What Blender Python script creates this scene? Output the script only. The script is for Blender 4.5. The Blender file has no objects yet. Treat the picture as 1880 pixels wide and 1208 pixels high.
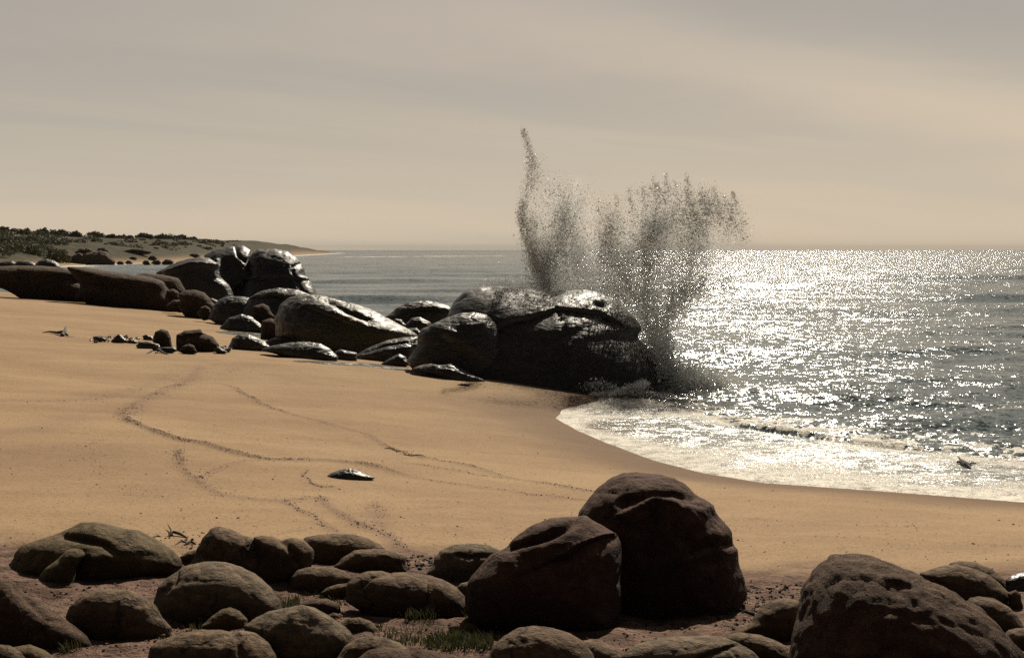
import bpy, math, random
import numpy as np
from mathutils import Vector

R_ = math.radians
random.seed(7)
rng = np.random.default_rng(11)
SC = bpy.context.scene
COL = SC.collection

# ------------------------------------------------------------------ camera
F = 2269.0                      # focal length in photograph pixels
CX, CY, HZ = 940.0, 604.0, 458.0
CAMZ = 5.0
PITCH = math.atan((CY - HZ) / F)
cam_d = bpy.data.cameras.new("camera")
cam = bpy.data.objects.new("camera", cam_d)
COL.objects.link(cam)
cam.location = (0, 0, CAMZ)
cam.rotation_euler = (R_(90) - PITCH, 0, 0)
cam_d.sensor_width = 36
cam_d.lens = 36 * F / 1880
cam_d.clip_start = 0.1
cam_d.clip_end = 30000
SC.camera = cam

# ------------------------------------------------------------------ light
SUN_EL, SUN_AZ = R_(40), R_(14)
SUN_DIR = Vector((math.sin(SUN_AZ) * math.cos(SUN_EL), math.cos(SUN_AZ) * math.cos(SUN_EL), math.sin(SUN_EL)))
sun_d = bpy.data.lights.new("sun", 'SUN')
sun_d.energy = 5.0
sun_d.angle = R_(0.53)
sun_d.color = (1.0, 0.90, 0.74)
sun = bpy.data.objects.new("sun", sun_d)
COL.objects.link(sun)
sun.rotation_euler = SUN_DIR.to_track_quat('Z', 'Y').to_euler()
sun.location = (20, 60, 60)

SC.view_settings.view_transform = 'Standard'
SC.view_settings.look = 'None'
SC.view_settings.exposure = 0.0
SC.view_settings.gamma = 1.0
SC.view_settings.use_curve_mapping = False
SC.render.engine = 'CYCLES'
SC.cycles.use_denoising = False
SC.cycles.max_bounces = 6
SC.cycles.diffuse_bounces = 2
SC.cycles.glossy_bounces = 2
SC.cycles.transmission_bounces = 3
SC.cycles.transparent_max_bounces = 6
SC.cycles.volume_bounces = 0
SC.cycles.volume_max_steps = 64
SC.cycles.sample_clamp_indirect = 0.25
SC.cycles.caustics_reflective = False
SC.cycles.caustics_refractive = False
SC.cycles.sample_clamp_direct = 0.0


class NT:
    """small helper round a node tree"""
    def __init__(s, tree):
        s.t = tree
        s.n = tree.nodes
        s.l = tree.links
    def node(s, typ, **kw):
        n = s.n.new(typ)
        for k, v in kw.items():
            setattr(n, k, v)
        return n
    def put(s, sock, v):
        if isinstance(v, bpy.types.NodeSocket):
            s.l.new(v, sock)
        elif v is not None:
            if hasattr(sock, 'default_value') and hasattr(sock.default_value, '__len__'):
                v = tuple(v) if hasattr(v, '__len__') else (v,) * len(sock.default_value)
                if len(sock.default_value) == 4 and len(v) == 3:
                    v = v + (1,)
            sock.default_value = v
    def math(s, op, a, b=None, c=None, clamp=False):
        n = s.node('ShaderNodeMath', operation=op)
        n.use_clamp = clamp
        s.put(n.inputs[0], a)
        if b is not None: s.put(n.inputs[1], b)
        if c is not None: s.put(n.inputs[2], c)
        return n.outputs[0]
    def vmath(s, op, a, b=None, scale=None):
        n = s.node('ShaderNodeVectorMath', operation=op)
        s.put(n.inputs[0], a)
        if b is not None: s.put(n.inputs[1], b)
        if scale is not None: s.put(n.inputs['Scale'], scale)
        return n.outputs[0]
    def mix(s, f, a, b, blend='MIX'):
        n = s.node('ShaderNodeMix', data_type='RGBA', blend_type=blend)
        s.put(n.inputs[0], f); s.put(n.inputs[6], a); s.put(n.inputs[7], b)
        return n.outputs[2]
    def fmix(s, f, a, b):
        n = s.node('ShaderNodeMix', data_type='FLOAT')
        s.put(n.inputs[0], f); s.put(n.inputs[2], a); s.put(n.inputs[3], b)
        return n.outputs[0]
    def noise(s, vec, scale, detail=4, rough=0.55, dist=0.0, out=0):
        n = s.node('ShaderNodeTexNoise')
        if vec is not None: s.put(n.inputs['Vector'], vec)
        s.put(n.inputs['Scale'], scale); s.put(n.inputs['Detail'], detail)
        s.put(n.inputs['Roughness'], rough); s.put(n.inputs['Distortion'], dist)
        return n.outputs[out]
    def mapping(s, vec, scale=(1, 1, 1), rot=(0, 0, 0), loc=(0, 0, 0)):
        n = s.node('ShaderNodeMapping')
        s.put(n.inputs['Vector'], vec)
        n.inputs['Scale'].default_value = scale
        n.inputs['Rotation'].default_value = rot
        n.inputs['Location'].default_value = loc
        return n.outputs[0]
    def ramp(s, f, lo, hi, a=0.0, b=1.0):
        n = s.node('ShaderNodeMapRange', interpolation_type='SMOOTHSTEP')
        s.put(n.inputs[0], f)
        s.put(n.inputs[1], lo); s.put(n.inputs[2], hi); s.put(n.inputs[3], a); s.put(n.inputs[4], b)
        return n.outputs[0]
    def attr(s, name):
        return s.node('ShaderNodeAttribute', attribute_name=name).outputs['Fac']
    def bump(s, h, strength, dist, normal=None):
        n = s.node('ShaderNodeBump')
        s.put(n.inputs['Height'], h); s.put(n.inputs['Strength'], strength); s.put(n.inputs['Distance'], dist)
        if normal is not None: s.put(n.inputs['Normal'], normal)
        return n.outputs[0]


# ------------------------------------------------------------------ sky
world = bpy.data.worlds.new("World")
SC.world = world
world.use_nodes = True
w = NT(world.node_tree)
w.n.clear()
sky = w.node('ShaderNodeTexSky', sky_type='NISHITA')
sky.sun_disc = False
sky.sun_elevation = SUN_EL
sky.sun_rotation = SUN_AZ
sky.air_density = 1.0
sky.dust_density = 3.0
sky.ozone_density = 1.0
tc = w.node('ShaderNodeTexCoord').outputs['Generated']
sep = w.node('ShaderNodeSeparateXYZ'); w.put(sep.inputs[0], tc)
X, Y, Z = sep.outputs
elev = w.math('MAXIMUM', Z, 0.0)
# thin haze veil: bright and creamy at the horizon, mauve grey above, deeper overhead
lowmix = w.ramp(elev, -0.02, 0.19)
veil = w.mix(lowmix, (7.1, 5.95, 4.52), (3.82, 3.58, 3.26))
veil = w.mix(w.ramp(elev, 0.16, 0.9), veil, (0.55, 0.55, 0.56))
away = w.ramp(w.math('ADD', w.math('MULTIPLY', X, math.sin(SUN_AZ)), w.math('MULTIPLY', Y, math.cos(SUN_AZ))), -0.4, 0.8, 0.18, 1.0)
veil = w.vmath('SCALE', veil, scale=away)
# cirrus on a flat layer overhead
den = w.math('ADD', elev, 0.12)
cx_ = w.math('DIVIDE', X, den); cy_ = w.math('DIVIDE', Y, den)
cmb = w.node('ShaderNodeCombineXYZ'); w.put(cmb.inputs[0], cx_); w.put(cmb.inputs[1], cy_)
rc = w.mapping(cmb.outputs[0], rot=(0, 0, R_(-24)))
c1 = w.noise(w.mapping(rc, scale=(0.28, 1.3, 1), loc=(0.35, 0.9, 0)), 0.9, 6, 0.55, 0.7)
c2 = w.noise(w.mapping(rc, scale=(0.20, 0.45, 1), loc=(3.1, 2.2, 0)), 1.0, 3, 0.5, 0.3)
sr = w.node('ShaderNodeSeparateXYZ'); w.put(sr.inputs[0], rc)
wav = w.math('MULTIPLY', w.math('SUBTRACT', w.noise(rc, 0.7, 4, 0.6), 0.5), 1.1)
qq = w.math('DIVIDE', w.math('ADD', w.math('SUBTRACT', sr.outputs[1], 3.08), wav), 0.42)
band = w.math('EXPONENT', w.math('MULTIPLY', w.math('MULTIPLY', qq, qq), -1.0))
band = w.math('MULTIPLY', band, w.ramp(sr.outputs[0], -0.4, 1.6))
cl = w.math('ADD', w.math('MULTIPLY', w.ramp(c1, 0.46, 0.66), 0.35), w.math('MULTIPLY', band, 0.9))
cl = w.math('MULTIPLY', cl, w.ramp(elev, 0.02, 0.12), clamp=True)
cool = w.ramp(c2, 0.42, 0.60)
veil = w.mix(w.math('MULTIPLY', cool, 0.45), veil, w.mix(1.0, veil, (0.76, 0.85, 0.92), 'MULTIPLY'))
veil = w.mix(w.math('MULTIPLY', cl, 0.95), veil, w.mix(1.0, veil, (1.34, 1.25, 1.14), 'MULTIPLY'))
tint = w.mix(1.0, sky.outputs[0], (0.75, 0.62, 0.50), 'MULTIPLY')
final = w.mix(0.10, veil, tint)
bg = w.node('ShaderNodeBackground'); w.put(bg.inputs[0], final); bg.inputs[1].default_value = 0.1
wo = w.node('ShaderNodeOutputWorld'); w.l.new(bg.outputs[0], wo.inputs[0])


# ------------------------------------------------------------------ maths helpers
def _h(ix, iy, iz, seed):
    n = (ix.astype(np.uint32) * np.uint32(374761393) + iy.astype(np.uint32) * np.uint32(668265263)
         + iz.astype(np.uint32) * np.uint32(2147483647) + np.uint32(seed * 974711 & 0xffffffff))
    n = (n ^ (n >> np.uint32(13))) * np.uint32(1274126177)
    n = (n ^ (n >> np.uint32(16))) * np.uint32(2246822519)
    n = n ^ (n >> np.uint32(13))
    return (n & np.uint32(0xffffff)).astype(np.float32) / 8388607.5 - 1.0

def vnoise(p, seed=0):
    p = np.asarray(p, dtype=np.float64)
    i = np.floor(p).astype(np.int64)
    f = (p - i).astype(np.float32)
    u = f * f * f * (f * (f * 6 - 15) + 10)
    out = 0
    for dx in (0, 1):
        wx = u[:, 0] if dx else 1 - u[:, 0]
        for dy in (0, 1):
            wy = u[:, 1] if dy else 1 - u[:, 1]
            for dz in (0, 1):
                wz = u[:, 2] if dz else 1 - u[:, 2]
                out = out + wx * wy * wz * _h(i[:, 0] + dx, i[:, 1] + dy, i[:, 2] + dz, seed)
    return out

def fbm(p, octaves=4, seed=0, gain=0.5, ridged=False):
    p = np.asarray(p, dtype=np.float64)
    out = 0; a = 1.0; s = 0
    for k in range(octaves):
        v = vnoise(p * (2.03 ** k) + 17.3 * k, seed + k)
        if ridged: v = 1 - 2 * np.abs(v)
        out = out + a * v; s += a; a *= gain
    return out / s

def sstep(x, a, b):
    t = np.clip((x - a) / (b - a), 0, 1)
    return t * t * (3 - 2 * t)

def seg_dist(px, py, poly):
    """distance to a polyline, and signed side of the nearest segment"""
    best = np.full(px.shape, 1e18); side = np.zeros(px.shape)
    for (x0, y0), (x1, y1) in zip(poly[:-1], poly[1:]):
        dx, dy = x1 - x0, y1 - y0
        L = dx * dx + dy * dy + 1e-12
        t = np.clip(((px - x0) * dx + (py - y0) * dy) / L, 0, 1)
        qx, qy = px - x0 - t * dx, py - y0 - t * dy
        d = qx * qx + qy * qy
        m = d < best
        best = np.where(m, d, best)
        side = np.where(m, np.sign(dx * (py - y0) - dy * (px - x0)), side)
    return np.sqrt(best), side

def inside(px, py, poly):
    c = np.zeros(px.shape, bool)
    n = len(poly)
    for k in range(n):
        x0, y0 = poly[k]; x1, y1 = poly[(k + 1) % n]
        if y0 == y1: continue
        m = ((y0 > py) != (y1 > py)) & (px < (x1 - x0) * (py - y0) / (y1 - y0) + x0)
        c ^= m
    return c

CP, SP = math.cos(PITCH), math.sin(PITCH)
def ray(px, py):
    """slopes x/y and z/y of the sight line through a photograph pixel"""
    a = (np.asarray(px, float) - CX) / F
    b = (CY - np.asarray(py, float)) / F
    dy = b * SP + CP
    return a / dy, (b * CP - SP) / dy

def at_sea(px, py):
    rx, rz = ray(px, py)
    Yd = -CAMZ / rz
    return float(rx * Yd), float(Yd)

# ------------------------------------------------------------------ terrain function
SHORE = [(200, 0), (80, 15), (40, 19.5), (20, 22.6)] + [at_sea(*p) for p in
        [(1880, 922), (1640, 903), (1400, 886), (1290, 868), (1200, 845), (1120, 815), (1060, 790), (1022, 768),
         (1035, 752), (1100, 736)]] + \
        [(3.2, 43.5), (1.5, 46), (-2, 52), (-6.6, 62), (-13, 80), (-26, 105), (-50, 128), (-100, 165), (-150, 230),
         (-168, 300), (-150, 345), (-133, 360), (-145, 436), (-128, 472), (-155, 709), (-190, 1134), (-228, 1620),
         (-300, 1750), (-600, 1900), (-3000, 2400)]
LAND = SHORE + [(-9000, 2600), (-9000, -9000), (200, -9000)]
RIDGES = []       # (polyline in world coordinates, height, width): small swash ridges

def shore_s(x, y):
    d, _ = seg_dist(x, y, SHORE)
    return np.where(inside(x, y, LAND), d, -d)

def height(x, y, fine=True):
    x = np.asarray(x, float); y = np.asarray(y, float)
    s = shore_s(x, y)
    h = np.where(s > 0, 2.15 * (1 - np.exp(-s / 14.0)), np.maximum(0.10 * s, -2.0))
    h = np.where(s < 0, h - 0.03 * (1 - np.exp(s / 0.3)), h)
    near = np.hypot(x, y)
    h = h + 1.7 * np.exp(-(near / 6.5) ** 2)
    # swell of the dune towards the left
    h = h + 0.55 * sstep(-x, 4, 34) * sstep(s, 4, 30) * sstep(120 - y, 0, 30)
    m = sstep(s, 1, 10)
    q = np.stack([x, y, np.zeros_like(x)], -1).reshape(-1, 3)
    n1 = fbm(q * 0.11, 3, 5).reshape(x.shape)
    h = h + m * 0.14 * n1
    # far dunes and headland
    yy = np.interp(y, [260, 330, 420, 600, 900, 1100, 1250, 1420, 1560, 1700], [0, 3.6, 6.6, 8.4, 9.4, 9.4, 8.0, 5.5, 2.5, 0.8])
    yy = np.where(x > -60, 0, yy)
    far = sstep(y, 240, 330)
    n2 = fbm(q * 0.012, 4, 9).reshape(x.shape)
    n3 = fbm(q * 0.05, 3, 29).reshape(x.shape)
    hill = yy * (1 - np.exp(-np.maximum(s - 5, 0) / np.interp(y, [400, 900], [26.0, 9.0]))) * (1 + 0.34 * n2 + 0.22 * n3)
    h = h + np.where(s > 0, hill, 0) * far
    if fine:
        n4 = fbm(q * 0.9, 3, 41).reshape(x.shape)
        h = h + sstep(s, 0.5, 4) * 0.012 * n4 * (near < 150)
        n6 = fbm(np.stack([(x * 0.8 + y * 0.6) * 0.28, (y * 0.8 - x * 0.6) * 0.75, 0 * x], -1).reshape(-1, 3), 3, 33).reshape(x.shape)
        h = h + sstep(s, 2, 8) * 0.055 * n6 * (near < 150)
        earth = sstep(15.0 - y + 0.6 * n1, 0, 2.0) * (near < 30)
        n5 = fbm(q * 2.2, 4, 51, ridged=True).reshape(x.shape)
        h = h + earth * 0.05 * n5
        for poly, hh, ww in RIDGES:
            bx0 = min(p[0] for p in poly) - 1; bx1 = max(p[0] for p in poly) + 1
            by0 = min(p[1] for p in poly) - 1; by1 = max(p[1] for p in poly) + 1
            mk = (x > bx0) & (x < bx1) & (y > by0) & (y < by1)
            if not mk.any(): continue
            d, sd = seg_dist(x[mk], y[mk], poly)
            prof = hh * np.exp(-(d / ww) ** 2) + 0.5 * hh * (sd > 0) * np.exp(-d / (ww * 6))
            h[mk] = h[mk] + prof
    return h

_YS = np.concatenate([np.geomspace(5, 200, 500), np.geomspace(203, 3000, 200)])
def ground_hit(px, py, sea=True):
    """first point of the ground or water that the sight line through a photograph pixel meets"""
    rx, rz = ray(px, py)
    rx = np.atleast_1d(rx); rz = np.atleast_1d(rz)
    Yg = np.broadcast_to(_YS, (len(rx), len(_YS)))
    xs = rx[:, None] * Yg
    g = height(xs, Yg.copy(), fine=False)
    if sea: g = np.maximum(g, 0)
    diff = CAMZ + rz[:, None] * Yg - g
    hit = diff <= 0
    idx = np.where(hit.any(1), hit.argmax(1), len(_YS) - 1)
    idx = np.maximum(idx, 1)
    a = np.arange(len(rx))
    d0, d1 = diff[a, idx - 1], diff[a, idx]
    t = np.clip(d0 / (d0 - d1 + 1e-9), 0, 1)
    Yh = _YS[idx - 1] * (1 - t) + _YS[idx] * t
    return rx * Yh, Yh

def poly_world(pts, n=None):
    if n:
        pts = densify(pts, n)
    xs, ys = ground_hit([p[0] for p in pts], [p[1] for p in pts])
    return list(zip(xs.tolist(), ys.tolist()))

def densify(pts, n):
    p = np.array(pts, float)
    L = np.concatenate([[0], np.cumsum(np.hypot(*np.diff(p, axis=0).T))])
    t = np.linspace(0, L[-1], n)
    # gentle smoothing through the corners
    xs, ys = np.interp(t, L, p[:, 0]), np.interp(t, L, p[:, 1])
    if n > 8:
        k = np.array([1, 2, 3, 2, 1]) / 9.0
        xp = np.pad(xs, 2, 'edge'); yp = np.pad(ys, 2, 'edge')
        xs2, ys2 = np.convolve(xp, k, 'valid'), np.convolve(yp, k, 'valid')
        xs2[0], ys2[0], xs2[-1], ys2[-1] = xs[0], ys[0], xs[-1], ys[-1]
        xs, ys = xs2, ys2
    return list(zip(xs, ys))

# swash lines left on the sand, traced: (pixels, bits per metre, spread m, ridge height)
MARKS = [
    ([(227, 763), (238, 778), (261, 781), (298, 798), (346, 811), (402, 822), (447, 834), (484, 841), (540, 844), (596, 843),
      (633, 848), (692, 860)], 150, 0.045, 0.035),
    ([(692, 860), (755, 874), (819, 885), (883, 895), (963, 907), (1074, 917)], 55, 0.03, 0.012),
    ([(227, 763), (242, 748), (279, 729), (309, 714), (335, 707), (365, 688), (372, 674)], 90, 0.14, 0.02),
    ([(413, 705), (439, 714), (469, 737), (495, 750), (551, 767), (596, 776), (652, 789), (681, 800), (707, 818), (730, 828),
      (771, 840), (851, 856), (899, 866), (963, 882), (1042, 895), (1090, 903)], 60, 0.035, 0.014),
    ([(328, 826), (328, 848), (343, 867), (361, 884), (387, 901), (402, 908), (465, 917), (521, 923), (577, 914), (596, 916)], 75, 0.05, 0.012),
    ([(361, 884), (391, 863), (424, 852), (465, 843)], 55, 0.04, 0.008),
    ([(521, 923), (551, 938), (581, 953), (603, 968), (622, 977)], 70, 0.02, 0.010),
    ([(589, 917), (605, 936), (644, 955), (669, 968), (698, 974), (720, 990), (736, 1006), (771, 1021), (794, 1025)], 110, 0.045, 0.012),
    ([(564, 863), (557, 876), (570, 888), (589, 895), (615, 895)], 60, 0.012, 0.010),
    ([(174, 808), (171, 834), (182, 871), (208, 886), (231, 901), (261, 908), (330, 912)], 26, 0.12, 0.0),
    ([(733, 852), (787, 858), (851, 866), (947, 877), (1060, 900)], 28, 0.02, 0.006),
    ([(690, 925), (695, 950), (700, 970), (712, 985)], 70, 0.08, 0.0),
    ([(1362, 1076), (1385, 1084), (1418, 1092)], 60, 0.06, 0.008),
    ([(1340, 954), (1372, 951), (1420, 955), (1520, 962), (1700, 968)], 16, 0.05, 0.006),
    ([(1360, 975), (1450, 985), (1600, 990), (1880, 1002)], 10, 0.04, 0.004),
    ([(0, 738), (80, 737), (160, 735), (230, 724), (290, 700), (320, 680)], 40, 0.20, 0.0),
]
MARKS += [([(10, 538), (60, 545), (100, 552), (150, 560)], 14, 0.5, 0.0), ([(440, 672), (400, 690)], 40, 0.3, 0.0)]
MARKS_W = []
for pts, dens, spr, rh in MARKS:
    pw = poly_world(pts, max(10, int(len(pts) * 3)))
    MARKS_W.append((pw, dens, spr, rh))
    if rh > 0: RIDGES.append((pw, rh, 0.09 + spr * 0.5))

# ------------------------------------------------------------------ object helpers
def link_mesh(name, verts, faces, mat, parent=None, smooth=True, loc=(0, 0, 0), attrs=None):
    verts = np.asarray(verts, dtype=np.float32); faces = np.asarray(faces, dtype=np.int32)
    me = bpy.data.meshes.new(name)
    k = faces.shape[1]
    me.vertices.add(len(verts)); me.vertices.foreach_set('co', (verts - np.array(loc, dtype=np.float32)).ravel())
    me.loops.add(faces.size); me.loops.foreach_set('vertex_index', faces.ravel())
    me.polygons.add(len(faces))
    me.polygons.foreach_set('loop_start', np.arange(0, faces.size, k, dtype=np.int32))
    try: me.polygons.foreach_set('loop_total', np.full(len(faces), k, dtype=np.int32))
    except Exception: pass
    me.polygons.foreach_set('use_smooth', np.full(len(faces), smooth, dtype=bool))
    me.update(calc_edges=True)
    for an, av in (attrs or {}).items():
        a = me.attributes.new(an, 'FLOAT', 'POINT')
        a.data.foreach_set('value', np.asarray(av, dtype=np.float32))
    me.materials.append(mat)
    o = bpy.data.objects.new(name, me)
    COL.objects.link(o)
    o.location = loc
    if parent is not None: o.parent = parent
    return o

def tag(o, label=None, cat=None, group=None, kind=None):
    if label: o['label'] = label
    if cat: o['category'] = cat
    if group: o['group'] = group
    if kind: o['kind'] = kind
    return o

def new_mat(name):
    m = bpy.data.materials.new(name); m.use_nodes = True
    t = NT(m.node_tree); t.n.clear()
    out = t.node('ShaderNodeOutputMaterial')
    return m, t, out

def principled(t, out, **kw):
    p = t.node('ShaderNodeBsdfPrincipled')
    for k, v in kw.items():
        t.put(p.inputs[k.replace('_', ' ')], v)
    t.l.new(p.outputs[0], out.inputs['Surface'])
    return p

# ------------------------------------------------------------------ materials
def mat_ground():
    m, t, out = new_mat("sand_ground")
    P = t.node('ShaderNodeNewGeometry').outputs['Position']
    wet, earth, veg, mark = (t.attr(k) for k in ('wet', 'earth', 'veg', 'mark'))
    big = t.noise(t.mapping(P, scale=(0.6, 1.3, 1), rot=(0, 0, R_(35))), 0.22, 5, 0.6, 0.5)
    mid = t.noise(P, 1.7, 4, 0.6)
    grain = t.noise(P, 42.0, 3, 0.75)
    col = t.mix(t.ramp(big, 0.35, 0.65), (0.410, 0.284, 0.163), (0.325, 0.213, 0.122))
    col = t.mix(t.math('MULTIPLY', t.ramp(mid, 0.4, 0.7), 0.30), col, (0.43, 0.285, 0.16))
    gr2 = t.noise(P, 17.0, 5, 0.8)
    gdark = t.ramp(grain, 0.28, 0.46, 1, 0)
    col = t.mix(t.math('MULTIPLY', gdark, 0.6), col, (0.13, 0.075, 0.04))
    col = t.mix(t.ramp(gr2, 0.38, 0.50, 0.55, 0), col, (0.16, 0.10, 0.06))
    glight = t.ramp(grain, 0.62, 0.75)
    col = t.mix(t.math('MULTIPLY', glight, 0.5), col, (0.62, 0.44, 0.27))
    # heavy mineral stains
    g2 = t.noise(P, 25.0, 2, 0.8)
    mk = t.math('MULTIPLY', mark, t.ramp(g2, 0.35, 0.6, 0.35, 1.0))
    col = t.mix(t.math('MULTIPLY', mk, 0.75), col, (0.20, 0.125, 0.095))
    # earth between the near boulders
    e1 = t.noise(P, 3.5, 5, 0.65)
    ecol = t.mix(t.ramp(e1, 0.35, 0.65), (0.10, 0.060, 0.042), (0.25, 0.155, 0.118))
    eg = t.noise(P, 14.0, 4, 0.7)
    ecol = t.mix(t.ramp(eg, 0.55, 0.75, 0, 0.6), ecol, (0.06, 0.038, 0.026))
    col = t.mix(earth, col, ecol)
    # dune scrub far away
    v1 = t.noise(P, 0.045, 5, 0.65)
    v2 = t.noise(P, 0.16, 6, 0.75)
    vcol = t.mix(t.ramp(v2, 0.4, 0.6), (0.038, 0.036, 0.018), (0.075, 0.060, 0.034))
    vmask = t.math('MULTIPLY', veg, t.ramp(t.math('ADD', v1, t.math('MULTIPLY', v2, 0.35)), 0.44, 0.58))
    dune = t.mix(t.ramp(v2, 0.35, 0.7), (0.090, 0.068, 0.044), (0.034, 0.028, 0.018))
    col = t.mix(veg, col, dune)
    col = t.mix(vmask, col, vcol)
    # wetness
    col = t.mix(t.math('MULTIPLY', wet, 0.92), col, t.mix(1.0, col, (0.42, 0.36, 0.32), 'MULTIPLY'))
    rough = t.fmix(wet, 0.9, 0.8)
    spark = t.math('MULTIPLY', t.ramp(grain, 0.66, 0.76), 0.0)
    h = t.math('ADD', t.math('MULTIPLY', grain, 0.35), mid)
    n1 = t.bump(grain, 0.55, 0.012)
    n2 = t.bump(mid, 0.5, 0.03, n1)
    n3 = t.bump(t.math('MULTIPLY', t.math('ADD', e1, eg), earth), 0.9, 0.07, n2)
    n4 = t.bump(t.math('MULTIPLY', v2, veg), 0.8, 1.2, n3)
    principled(t, out, Base_Color=col, Roughness=rough, Normal=n4, **{'Specular_IOR_Level': t.fmix(wet, 0.12, 0.10)})
    return m

def mat_sea():
    m, t, out = new_mat("sea_water")
    G = t.node('ShaderNodeNewGeometry')
    P = G.outputs['Position']; N = G.outputs['Normal']
    foam, calm, film = t.attr('foam'), t.attr('calm'), t.attr('film')
    amp = t.math('MULTIPLY', t.fmix(calm, 1.0, 0.35), t.fmix(t.attr('far'), 1.0, 2.0))
    def slope(scale, k, detail=2, st=(1, 1, 1)):
        c = t.noise(t.mapping(P, scale=st), scale, detail, 0.6, 0.2, out=1)
        v = t.vmath('SUBTRACT', c, (0.5, 0.5, 0.5))
        v = t.vmath('MULTIPLY', v, (k * 0.52, k * 1.12, 0.0))
        return v
    v = t.vmath('ADD', slope(0.35, 0.7, 3, (0.6, 1, 1)), slope(2.8, 1.5, 3, (0.75, 1, 1)))
    v = t.vmath('ADD', v, slope(10.0, 1.3, 2))
    v = t.vmath('SCALE', v, scale=amp)
    # granular bubbles in the thin swash film
    vf = slope(38.0, 1.8, 2)
    v = t.vmath('ADD', v, t.vmath('SCALE', vf, scale=film))
    nn = t.vmath('NORMALIZE', t.vmath('ADD', N, v))
    # foam: lacy broken pattern
    f1 = t.noise(P, 3.0, 6, 0.7, 0.8)
    f2 = t.noise(t.mapping(P, scale=(0.55, 1.0, 1)), 0.9, 5, 0.65, 0.5)
    fn = t.math('ADD', t.math('MULTIPLY', f1, 0.55), t.math('MULTIPLY', f2, 0.45))
    fg = t.noise(P, 20.0, 4, 0.75)
    fn = t.fmix(t.math('MULTIPLY', film, 0.75), fn, fg)
    thr = t.math('SUBTRACT', 0.80, t.math('MULTIPLY', foam, 0.52))
    fm = t.ramp(fn, t.math('SUBTRACT', thr, 0.03), t.math('ADD', thr, 0.05))
    deep = t.mix(t.ramp(f2, 0.35, 0.65), (0.050, 0.082, 0.090), (0.078, 0.108, 0.110))
    shallow = (0.26, 0.215, 0.16)
    base = t.mix(t.attr('shallow'), deep, shallow)
    fcol = t.mix(t.ramp(t.noise(P, 30.0, 3, 0.7), 0.35, 0.6), (0.44, 0.40, 0.34), (0.86, 0.81, 0.69))
    col = t.mix(fm, base, fcol)
    rough = t.fmix(fm, t.fmix(film, 0.15, 0.27), 0.65)
    nb = t.bump(t.math('ADD', f1, t.noise(P, 22.0, 3, 0.6)), t.math('MULTIPLY', fm, 0.8), 0.06, nn)
    principled(t, out, Base_Color=col, Roughness=rough, IOR=1.33, Normal=nb)
    return m

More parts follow.
